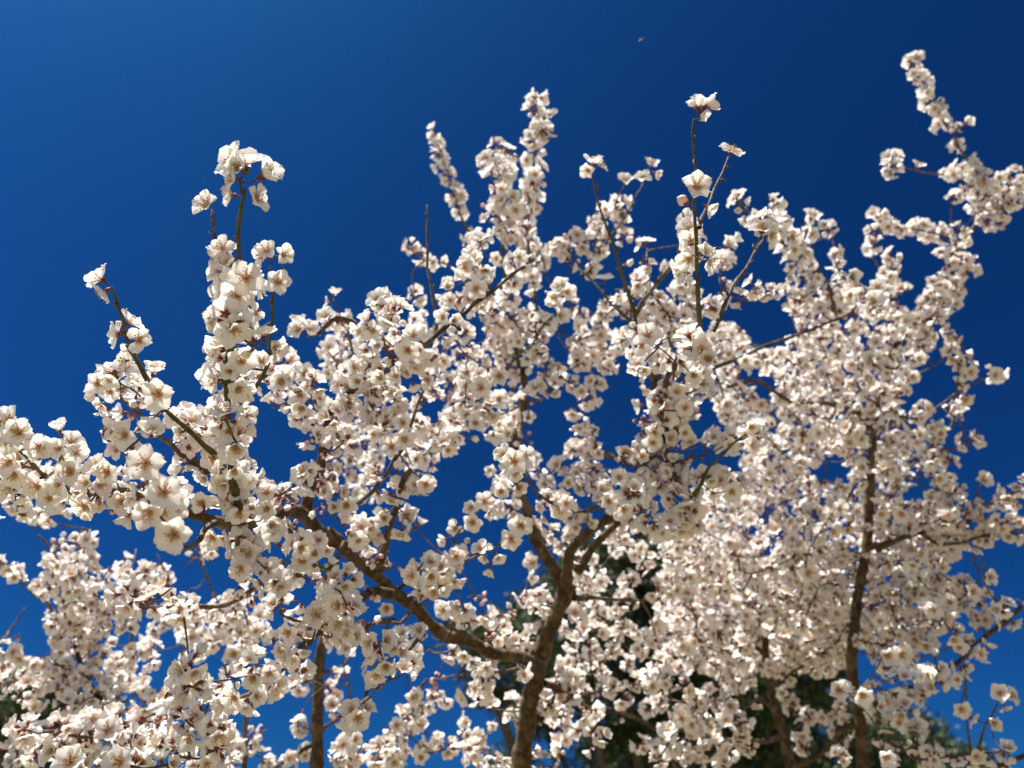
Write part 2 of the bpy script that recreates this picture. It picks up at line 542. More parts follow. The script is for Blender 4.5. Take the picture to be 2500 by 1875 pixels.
# ------------------------------------------------------------------ evergreen trees behind
def evergreen(label, depth, lobes, base_px, nleaf, seed):
    r = np.random.default_rng(seed)
    base = P(base_px, 1875, depth); base[2] = 0
    root = link('evergreen_tree', None, label=label, category='tree', group='dark evergreen trees behind the blossom')
    root.location = base
    centres = [P(x, y, depth + r.uniform(-0.5, 0.5)) for x, y, _ in lobes]
    rad = [q * depth / FPX for _, _, q in lobes]
    top = np.mean(centres, axis=0)
    fork = base * 0.72 + top * 0.28
    ln = smooth_line([np.zeros(3), (fork - base) * 0.5 + (0.05, 0.03, 0), fork - base], 0.12)
    tube('trunk', ln, np.linspace(0.17, 0.12, len(ln)), 14, M_EBARK, root, 0.05)
    for c, q in zip(centres, rad):
        mid = (fork * 0.5 + c * 0.5) + r.normal(0, 0.08, 3)
        ln = smooth_line([fork - base, mid - base, c - base], 0.12)
        tube('limb', ln, np.linspace(0.07, 0.02, len(ln)), 8, M_EBARK, root, 0.05)
    tot = sum(q ** 2 for q in rad)
    V = []
    for c, q in zip(centres, rad):
        m = int(nleaf * q ** 2 / tot)
        ns = max(10, int(m / 40))                        # sprays of leaves with gaps between them
        d = r.normal(size=(ns, 3)); d /= np.linalg.norm(d, axis=1)[:, None]
        rr = q * (0.45 + 0.62 * r.random(ns) ** 0.6)
        sp = c + d * rr[:, None] * (1.1, 1.1, 0.95)
        idx = r.integers(0, ns, m)
        V.append(sp[idx] + r.normal(0, 0.055 + 0.03 * q, (m, 3)))
    C = np.vstack(V) - base
    n = len(C)
    a = r.normal(size=(n, 3)); a /= np.linalg.norm(a, axis=1)[:, None]
    b = np.cross(a, r.normal(size=(n, 3))); b /= np.linalg.norm(b, axis=1)[:, None]
    nn = np.cross(a, b)
    s = r.uniform(0.026, 0.045, n)[:, None]
    v = np.stack((C - a * s, C + b * s * 0.45 + nn * s * .15, C + a * s, C - b * s * 0.45 + nn * s * .15), 1).reshape(-1, 3)
    f = np.arange(n * 4).reshape(-1, 4)
    link('crown', np_mesh('crown', v, f, [M_EVER], smooth=False), root, kind='stuff')


evergreen('large dark evergreen tree rising behind the blossom around the fork of the middle trunk', 7.5,
          [(1500, 1420, 135), (1600, 1400, 90), (1400, 1560, 140), (1270, 1590, 95), (1150, 1560, 50), (1560, 1640, 190), (1690, 1850, 190),
           (1780, 1680, 170), (1320, 1730, 80), (1190, 1660, 50), (1500, 1860, 90), (1240, 1890, 60), (1930, 1600, 110)], 1620, 46000, 1)
evergreen('dark evergreen tree low behind the right blossom tree, its pointed top in the blue gap', 8.5,
          [(2000, 1830, 130), (2130, 1880, 130), (2250, 1850, 95), (2330, 1900, 85), (1900, 1760, 90)], 2130, 18000, 2)
evergreen('small dark evergreen tree behind the blossom at the lower left edge', 8.0,
          [(60, 1720, 85), (140, 1740, 60), (-40, 1760, 90), (40, 1850, 110)], 40, 12000, 3)

# ------------------------------------------------------------------ the traced wood of the almond trees
# (tree, zone, points, depth at first point, depth at last, radius mm first, radius mm last, blossoms per metre, kind)
# kind: b bark, t twig, g green shoot; '+' = little pointed buds along it; first point is the root end
BR = [
    # --- tree A: the near tree in the middle
    ('A', 6, '1160,1659 1180,1500 1215,1250 1255,1120 1290,950 1340,800 1400,680 1430,600 1430,560', 1.50, 1.50, 17.5, 15, 0, 'b'),
    ('A', 6, '1430,600 1370,480 1300,370 1240,260 1200,130 1160,20', 1.50, 1.52, 12, 9.5, 6, 'b'),
    ('A', 5, '1160,1010 1140,850 1120,700 1150,600 1180,420 1180,240', 1.52, 1.56, 9.5, 7.5, 12, 'b'),
    ('A', 4, '1160,1720 1110,1500 1090,1330 1070,1200 1055,1080 1045,960 1020,850 1010,700 1000,590', 1.55, 1.50, 5.5, 2.6, 60, 'g+'),
    ('A', 6, '1430,590 1440,440 1465,340 1560,250 1660,180 1780,120 1850,90', 1.50, 1.38, 11, 7.5, 8, 'b'),
    ('A', 6, '1500,480 1580,350 1660,260 1740,190 1800,130', 1.56, 1.5, 8, 6, 5, 'b'),
    ('A', 5, '1800,1120 1850,930 1900,830 1960,730 2020,620 2000,470 1960,340 1940,270', 1.40, 1.30, 7.5, 5, 25, 'b'),
    ('A', 4, '1890,1750 1875,1590 1850,1460 1835,1350 1780,1200 1740,1070 1710,960 1660,830 1625,720 1598,620 1585,560', 1.30, 1.30, 5, 2.0, 14, 'g+'),
    ('A', 4, '1860,1480 1790,1410 1720,1340 1620,1230 1560,1165 1500,1120', 1.31, 1.40, 3.6, 2.2, 18, 'g+'),
    ('A', 4, '1850,1400 1890,1320 1950,1250 2000,1170 2060,1100 2120,1020 2150,930 2140,830 2130,790', 1.30, 1.25, 3.2, 1.6, 14, 't+'),
    ('A', 4, '1935,1250 1925,1160 1915,1000', 1.30, 1.42, 1.8, 1.3, 10, 't'),
    ('A', 4, '960,1500 900,1300 880,1100 860,930 810,830 770,720 730,600 700,480 665,400 640,330', 1.55, 1.92, 3.4, 1.6, 30, 't'),
    ('A', 4, '1250,1620 1245,1400 1235,1250 1215,1080 1200,900 1195,780 1215,640 1235,480 1240,360 1262,220 1262,130', 1.55, 1.66, 4.2, 1.8, 30, 't'),
    ('A', 4, '1240,480 1160,460 1080,420 1050,380', 1.63, 1.62, 1.8, 1.3, 20, 't'),
    ('A', 4, '960,1350 830,1180 700,1090 560,1060 480,980', 1.55, 1.6, 2.4, 1.4, 10, 't'),
    ('A', 4, '1530,1160 1590,1100 1600,960 1640,860 1740,760', 1.42, 1.6, 2.4, 1.4, 24, 't'),
    ('A', 4, '1640,1000 1790,800 1840,700 1890,620', 1.5, 1.5, 2.0, 1.3, 6, 't+'),
    ('A', 4, '1720,780 1740,690 1780,620', 1.55, 1.5, 1.5, 1.2, 6, 't'),
    ('A', 4, '1530,1160 1480,1060 1400,980 1340,990', 1.42, 1.5, 2.0, 1.3, 20, 't'),
    # tall shoot at the right and its neighbours
    ('A', 8, '20,720 50,610 100,500 170,420 260,330', 1.30, 1.0, 4.2, 3.6, 10, 'b'),
    ('A', 7, '265,1800 262,1659 255,1500 246,1300 240,1100 238,950 243,800 238,700 228,560 235,470', 1.0, 0.93, 3.6, 1.9, 6, 'g+'),
    ('A', 7, '262,1120 275,1060 330,960 360,880 400,790 430,700', 0.95, 1.05, 1.9, 1.4, 4, 't+'),
    ('A', 7, '290,1790 340,1740 390,1650 430,1560 480,1460 560,1340 610,1260 650,1200', 1.02, 1.15, 3.0, 1.9, 4, 't+'),
    ('A', 7, '-10,1480 60,1390 110,1320 160,1240 175,1150 165,1040', 1.15, 1.05, 2.4, 1.3, 20, 't+'),
    ('A', 8, '220,1290 290,1130 340,1060 400,1010 450,950 520,900 580,870', 1.25, 1.12, 3.6, 2.0, 12, 'g'),
    ('A', 8, '-300,1000 -100,1080 0,1020 60,1060 150,1050 240,1015', 1.36, 1.25, 4, 1.8, 15, 't'),
    ('A', 8, '0,500 20,700 60,860 70,1000 150,1200 230,1300', 1.32, 1.25, 6, 3.5, 40, 'b'),
    ('A', 8, '80,300 110,460 105,560', 1.2, 1.2, 2, 1.6, 5, 't'),
    # main limb running up to the left
    ('A', 6, '1270,1060 1200,1010 1120,985 1040,975 960,950 880,905 780,880 700,860 620,800 560,730 500,670 430,630 370,590 320,530 230,450 150,390 80,320 0,240', 1.46, 1.18, 11.2, 9.4, 0, 'b'),
    ('A', 2, '1990,1070 1920,990 1850,910 1790,860 1720,860 1640,890 1560,920 1460,940 1380,940 1300,915 1200,890 1110,860', 1.18, 1.0, 10.5, 6.5, 26, 'b'),
    ('A', 2, '1120,862 1000,830 880,790 760,750 620,735 500,740 380,700 250,680 120,690 0,640 -120,600', 1.0, 0.90, 7.5, 5, 110, 'b'),
    ('A', 2, '1440,1080 1440,940 1425,800 1400,650 1392,560 1385,450 1370,340 1362,200 1355,60', 1.0, 0.86, 7, 4.6, 60, 'g'),
    ('A', 1, '1358,1560 1370,1430 1385,1330 1395,1200 1400,1120 1410,980 1440,830 1440,650 1455,520 1465,400', 0.86, 0.80, 4.4, 2.6, 0, 'g+'),
    ('A', 1, '1420,1000 1360,880 1318,770 1290,680 1282,600 1285,545', 0.86, 0.86, 2.4, 1.3, 6, 't+'),
    ('A', 1, '1500,1640 1590,1480 1620,1300 1635,1150 1635,1000 1622,870', 0.98, 0.92, 2.8, 1.9, 4, 'g+'),
    ('A', 2, '1390,600 1300,520 1220,460 1160,400 1080,330 980,230 930,130 885,60', 0.98, 0.88, 4.6, 2.9, 10, 'g'),
    ('A', 1, '885,1545 840,1450 800,1370 760,1260 735,1170 705,1100 680,1010 660,985', 0.88, 0.84, 2.8, 1.6, 2, 'g+'),
    ('A', 2, '1250,620 1160,560 1080,510 1010,440 950,400 890,340 830,270 770,210 720,175', 1.0, 0.94, 3.6, 1.9, 22, 't+'),
    ('A', 2, '1290,925 1250,945 1210,990 1180,1040 1100,1075 1020,1060 940,900 890,740 880,660', 1.0, 0.76, 3.0, 1.9, 0, 't'),
    ('A', 2, '260,640 200,575 150,515 85,460 30,400', 0.93, 0.84, 2.6, 1.7, 8, 'g'),
    ('A', 2, '340,690 350,600 362,520 370,400', 0.92, 0.88, 2.0, 1.5, 0, 'g'),
    ('A', 2, '1830,860 1850,780 1880,700 1920,620 1940,500 1950,380 1975,290 2010,240 2080,160 2180,60', 1.16, 1.16, 7.5, 5.5, 40, 'b'),
    ('A', 5, '200,0 60,-60 -60,40', 1.2, 1.18, 4, 3, 30, 'b'),
    ('A', 4, '360,1700 480,1640 590,1570 660,1510 730,1450 830,1380 880,1330 980,1260 1060,1190 1120,1140 1180,1105', 1.20, 1.30, 5, 2.6, 14, 'b'),
    ('A', 4, '640,1520 650,1430 630,1300 620,1200 600,1100 595,900 600,800 595,740', 1.25, 1.35, 2.8, 1.4, 2, 't+'),
    ('A', 4, '380,1659 350,1600 330,1500 315,1400 300,1310', 1.2, 1.15, 2.4, 1.0, 20, 't'),
    ('A', 5, '1075,255 1130,180 1200,120 1250,60 1300,-20 1400,-110', 1.50, 1.30, 3.0, 1.8, 6, 'g+'),
    ('A', 6, '320,470 320,400 350,300 370,210 420,80 450,-60 500,-130', 1.22, 1.16, 6.2, 4, 18, 'b'),
    ('A', 5, '100,1180 180,1060 270,980 340,890 400,790 440,730 490,600 540,450 570,370', 1.20, 1.25, 3.6, 2.2, 25, 't'),
    ('A', 6, '400,600 460,560 600,520 700,470 850,400 960,350 1040,310 1090,270', 1.30, 1.15, 3.0, 1.6, 6, 't+'),
    ('A', 6, '740,440 760,280 820,210 860,140', 1.22, 1.20, 1.6, 1.3, 6, 't'),
    ('A', 5, '1300,1290 1250,1180 1200,1090 1150,1000 1130,900 1125,840', 1.40, 1.06, 3.2, 2.0, 10, 't'),
    ('A', 5, '1740,1080 1660,1070 1550,1095 1430,1110 1350,1060 1260,990 1190,900', 1.36, 1.15, 3.0, 1.8, 14, 't+'),
    ('A', 6, '840,640 880,620 820,500 740,400', 1.5, 1.5, 1.4, 1.0, 8, 't'),
    ('A', 6, '700,880 760,830 840,860', 1.3, 1.3, 2, 1.4, 20, 't'),
    ('A', 6, '500,670 530,650 560,700', 1.25, 1.2, 2.5, 1.8, 20, 't'),
    # lower branches of the left limb
    ('A', 6, '380,620 300,600 200,640 100,680 0,740', 1.25, 1.12, 7, 6, 15, 'b'),
    ('A', 3, '2060,700 1950,800 1840,915 1700,1050 1500,1220 1310,1305 1180,1400 1050,1500 950,1560 800,1700', 1.12, 1.05, 6, 4.5, 75, 'b'),
    ('A', 3, '1940,795 1860,790 1760,775 1680,740', 1.12, 1.08, 2.2, 1.6, 10, 't'),
    ('A', 3, '1700,420 1600,520 1495,600 1400,660 1300,690 1180,690 1080,680 980,690 880,690', 1.16, 1.02, 4.4, 1.9, 10, 't'),
    ('A', 6, '500,720 430,790 370,780 350,850 345,920', 1.25, 1.15, 2.4, 2, 3, 't'),
    ('A', 6, '260,1130 245,1180 225,1230 205,1275', 1.08, 1.02, 2.0, 1.7, 0, 't'),
    ('A', 6, '400,770 300,790 230,810 150,860', 1.24, 1.15, 3.2, 2.6, 25, 't'),
    ('A', 6, '580,860 530,900 490,950 430,980', 1.3, 1.22, 2.6, 1.8, 20, 't'),
    ('A', 6, '700,920 640,940 590,960', 1.32, 1.25, 1.8, 1.2, 10, 't'),
    ('A', 6, '100,300 60,420 40,520 90,560', 1.18, 1.12, 2.6, 1.6, 10, 't'),
    ('A', 2, '1460,940 1450,1040 1470,1100 1560,1160', 1.0, 1.02, 5, 2.5, 60, 't'),
    ('A', 6, '1150,1060 1080,1075 1010,1080 880,1070 820,1110', 1.40, 1.36, 2.2, 1.4, 4, 't'),
    ('A', 3, '800,1700 640,1690 500,1670 430,1650', 1.05, 1.0, 2.6, 1.6, 30, 't'),
    ('A', 3, '950,1560 800,1500 640,1480 500,1475 300,1440 200,1430', 1.05, 1.15, 3.2, 1.8, 40, 't'),
    # right going lower branches of the middle tree
    ('A', 6, '1480,640 1600,640 1700,650 1900,655 2000,640', 1.5, 1.62, 4.2, 2.6, 8, 't'),
    ('A', 6, '1300,1150 1350,1170 1400,1200 1500,1225 1560,1220 1640,1200', 1.5, 1.6, 5, 2.4, 10, 'b'),
    ('A', 6, '1440,1210 1520,1260 1600,1300 1700,1312 1780,1330 1850,1360 1950,1420 2050,1500 2085,1659', 1.56, 1.66, 4.5, 4.0, 8, 'b'),
    ('A', 6, '1300,1060 1370,1080', 1.5, 1.5, 2, 1.4, 2, 't'),
    ('A', 6, '1880,650 1940,760 1970,860', 1.55, 1.6, 2, 1.5, 6, 't'),
    # --- tree B: stem behind the left limb and the lower left blossom
    ('B', 3, '1890,1760 1895,1659 1905,1500 1910,1300 1912,1100 1925,940 1990,760 2050,600', 1.50, 1.62, 12.5, 8, 3, 'b'),
    ('B', 3, '1465,1800 1465,1640 1470,1500 1480,1320 1500,1150 1480,980', 1.55, 1.6, 5, 3.5, 20, 't'),
    ('B', 3, '1910,1100 1990,1070 2060,1040 2120,960', 1.56, 1.6, 3, 1.8, 10, 't'),
    ('B', 3, '1910,1160 1820,1130 1700,1110', 1.56, 1.6, 4, 1.8, 20, 't'),
    ('B', 3, '1905,1440 2000,1380 2060,1330 2100,1200 2060,1080', 1.56, 1.5, 3, 1.6, 30, 't'),
    ('B', 3, '1900,1500 1700,1620 1560,1700', 1.54, 1.5, 4, 3, 20, 't'),
    ('B', 3, '2240,1800 2250,1659 2290,1560 2330,1480 2420,1380 2480,1230 2560,1130', 1.5, 1.6, 9, 3, 30, 'b'),
    ('B', 3, '900,1800 800,1500 720,1380 640,1290 560,1200 500,1080 460,960 440,820 480,680', 1.45, 1.62, 8, 3, 24, 'b'),
    ('B', 3, '470,1000 440,860 400,760 380,640 385,500 340,390 280,320 230,265', 1.6, 1.5, 4, 2, 24, 't'),
    ('B', 3, '385,500 400,420 440,330 480,290 530,230', 1.55, 1.5, 2.6, 1.6, 26, 't'),
    ('B', 3, '380,1800 330,1640 270,1590 200,1540 100,1450 0,1330 -100,1260', 1.42, 1.5, 4.4, 3, 12, 'b'),
    ('B', 3, '300,700 220,580 130,525 70,480 0,420 -60,380', 1.6, 1.45, 3, 1.8, 8, 't'),
    ('B', 3, '0,900 40,860 90,790 150,700', 1.75, 1.8, 2, 1.4, 10, 't'),
    ('B', 3, '600,1240 650,1120 760,950 800,820 860,720', 1.6, 1.7, 4, 2, 20, 't'),
    ('B', 3, '780,480 800,420 815,350', 1.6, 1.65, 1.8, 1.5, 6, 't'),
    ('B', 3, '860,720 950,600 1020,540 980,460 940,380', 1.6, 1.6, 2, 1.4, 16, 't'),
    ('B', 3, '1380,830 1330,740 1300,650 1260,560 1230,480 1190,400', 1.55, 1.5, 2.2, 1.5, 16, 't'),
    ('B', 3, '1080,1100 1090,960 1130,850 1180,760', 1.7, 1.7, 2, 1.4, 16, 't'),
    ('B', 3, '700,1500 600,1480 500,1470 400,1450 300,1400', 1.3, 1.2, 3, 2, 40, 't'),
    # --- tree C: the right tree
    ('C', 9, '1255,1659 1235,1500 1225,1350 1190,1120 1180,950 1200,750 1230,550 1255,400 1275,250 1290,100', 1.62, 1.72, 11.5, 9.5, 8, 'b'),
    ('C', 8, '1270,1380 1290,1200 1295,1050 1310,850 1330,700 1390,560 1420,400 1500,280 1590,160 1640,60', 1.72, 1.78, 9, 6, 22, 'b'),
    ('C', 7, '1600,1700 1680,1560 1760,1400 1800,1280 1880,1160 1950,1080 2030,990 2080,950 2120,880 2180,810 2260,740', 1.76, 1.85, 8, 4, 34, 'b'),
    ('C', 7, '1960,1060 1930,900 1890,760 1860,690 1820,640 1790,560 1740,500 1680,390 1620,270 1560,180 1540,120', 1.8, 1.82, 4, 1.8, 34, 't'),
    ('C', 7, '1900,850 1800,810 1720,800 1640,795 1560,780 1440,740 1410,735', 1.8, 1.75, 2.2, 1.4, 6, 't+'),
    ('C', 7, '1780,1300 1760,1180 1770,1100 1775,1000 1780,960', 1.78, 1.7, 2.2, 1.5, 6, 't'),
    ('C', 7, '1760,1180 1660,1150 1550,1130 1450,1110 1370,1100 1320,1050', 1.78, 1.75, 2, 1.4, 90, 't'),
    ('C', 7, '1380,1420 1300,1280 1320,1200 1320,1150', 1.8, 1.75, 2, 1.4, 50, 't'),
    ('C', 7, '1420,1600 1410,1420 1410,1320', 1.75, 1.7, 3, 1.8, 40, 't'),
    ('C', 8, '340,490 450,450 600,380 800,310 1000,230 1150,170 1210,100 1210,0', 1.55, 1.62, 3.8, 2.2, 16, 'b'),
    ('C', 8, '1300,850 1200,740 1060,700 850,700 700,620 600,560 430,600', 1.72, 1.66, 6, 3, 24, 'b'),
    ('C', 7, '1080,1700 1050,1500 900,1300 800,1240 720,1180 640,1080 540,1010 500,960', 1.66, 1.6, 4.5, 2, 36, 't'),
    ('C', 7, '1100,1650 1110,1500 1090,1350 1060,1180 1040,1120', 1.75, 1.8, 3, 1.6, 30, 't'),
    ('C', 7, '960,1350 930,1200 920,1100 940,1060', 1.7, 1.7, 2, 1.5, 20, 't'),
    ('C', 8, '1390,820 1480,780 1580,790 1700,720 1780,660 1850,610 1920,580 1990,545', 1.75, 1.7, 4, 1.6, 10, 't+'),
    ('C', 8, '1420,640 1500,560 1580,515 1640,490 1720,440', 1.75, 1.7, 2.4, 1.4, 6, 't'),
    ('C', 8, '1640,980 1700,900 1770,850 1800,760 1830,690 1850,600 1860,480 1850,380 1800,280', 1.75, 1.72, 3, 1.6, 46, 't'),
    ('C', 8, '1640,1010 1740,970 1830,975 1900,930 1930,860', 1.75, 1.7, 2.4, 1.6, 16, 't'),
    ('C', 8, '1320,1580 1450,1520 1600,1470 1800,1440 1900,1390 2050,1290 2200,1200 2300,1140', 1.7, 1.66, 6, 4, 60, 'b'),
    ('C', 8, '1600,1480 1700,1540 1850,1530 1950,1500 2100,1470 2200,1480', 1.68, 1.62, 4, 2.4, 70, 't'),
    ('C', 8, '1880,1400 1900,1320 1930,1240 1960,1180', 1.68, 1.64, 2, 1.4, 6, 't'),
    ('C', 8, '1640,1480 1650,1300 1700,1200 1750,1100', 1.7, 1.7, 2.6, 1.6, 30, 't'),
    ('C', 9, '1200,1250 1290,1300 1380,1250 1470,1215 1600,1150 1700,1090 1820,1020 1960,890 2080,800 2212,680 2330,600', 1.62, 1.52, 4.8, 4, 30, 'b'),
    ('C', 9, '1290,340 1370,310 1450,290 1550,260 1700,200 1860,180 1930,150', 1.70, 1.70, 4, 2.2, 20, 't'),
    ('C', 9, '1960,690 1900,640 1820,570 1700,480', 1.6, 1.65, 2.4, 1.6, 20, 't'),
    ('C', 9, '1900,1590 1880,1480 1865,1350 1865,1200 1860,1100', 1.55, 1.5, 2.2, 1.6, 6, 't'),
    ('C', 9, '1940,1560 1970,1430 2020,1340 2060,1270', 1.5, 1.46, 2.2, 1.6, 6, 't'),
    ('C', 9, '1800,1800 1960,1690 2080,1640 2212,1590 2300,1560', 1.5, 1.46, 5, 4, 20, 'b'),
    ('C', 9, '1270,1500 1380,1500 1500,1560 1560,1620', 1.6, 1.55, 3.4, 2.6, 24, 't'),
    # --- tree D: the pale sunlit stem low between them
    ('D', 9, '820,1659 790,1550 760,1430 730,1330 710,1230 700,1150 660,1040 660,900 640,700 600,560 520,400', 1.78, 1.90, 11.5, 5, 12, 'b'),
    ('D', 9, '830,1659 900,1620 960,1595 1010,1560 1060,1520 1110,1440 1165,1385', 1.74, 1.62, 5, 4, 3, 'b'),
    ('D', 9, '720,1300 620,1250 540,1300 480,1350', 1.78, 1.7, 4.5, 2.6, 10, 't'),
    ('D', 9, '720,1180 800,1100 900,1040 1000,980', 1.84, 1.9, 4, 2, 20, 't'),
    ('D', 9, '660,980 560,900 400,860 260,760 160,660', 1.84, 1.8, 4.5, 2.4, 24, 't'),
    ('D', 9, '640,700 700,600 780,520 800,420 880,330', 1.88, 1.85, 3, 2, 26, 't'),
    ('D', 9, '770,1459 660,1500 500,1490 300,1480 120,1420', 1.75, 1.68, 5, 2.4, 24, 't'),
    ('D', 9, '620,180 660,220 700,265', 1.75, 1.7, 2.6, 2, 4, 't'),
]

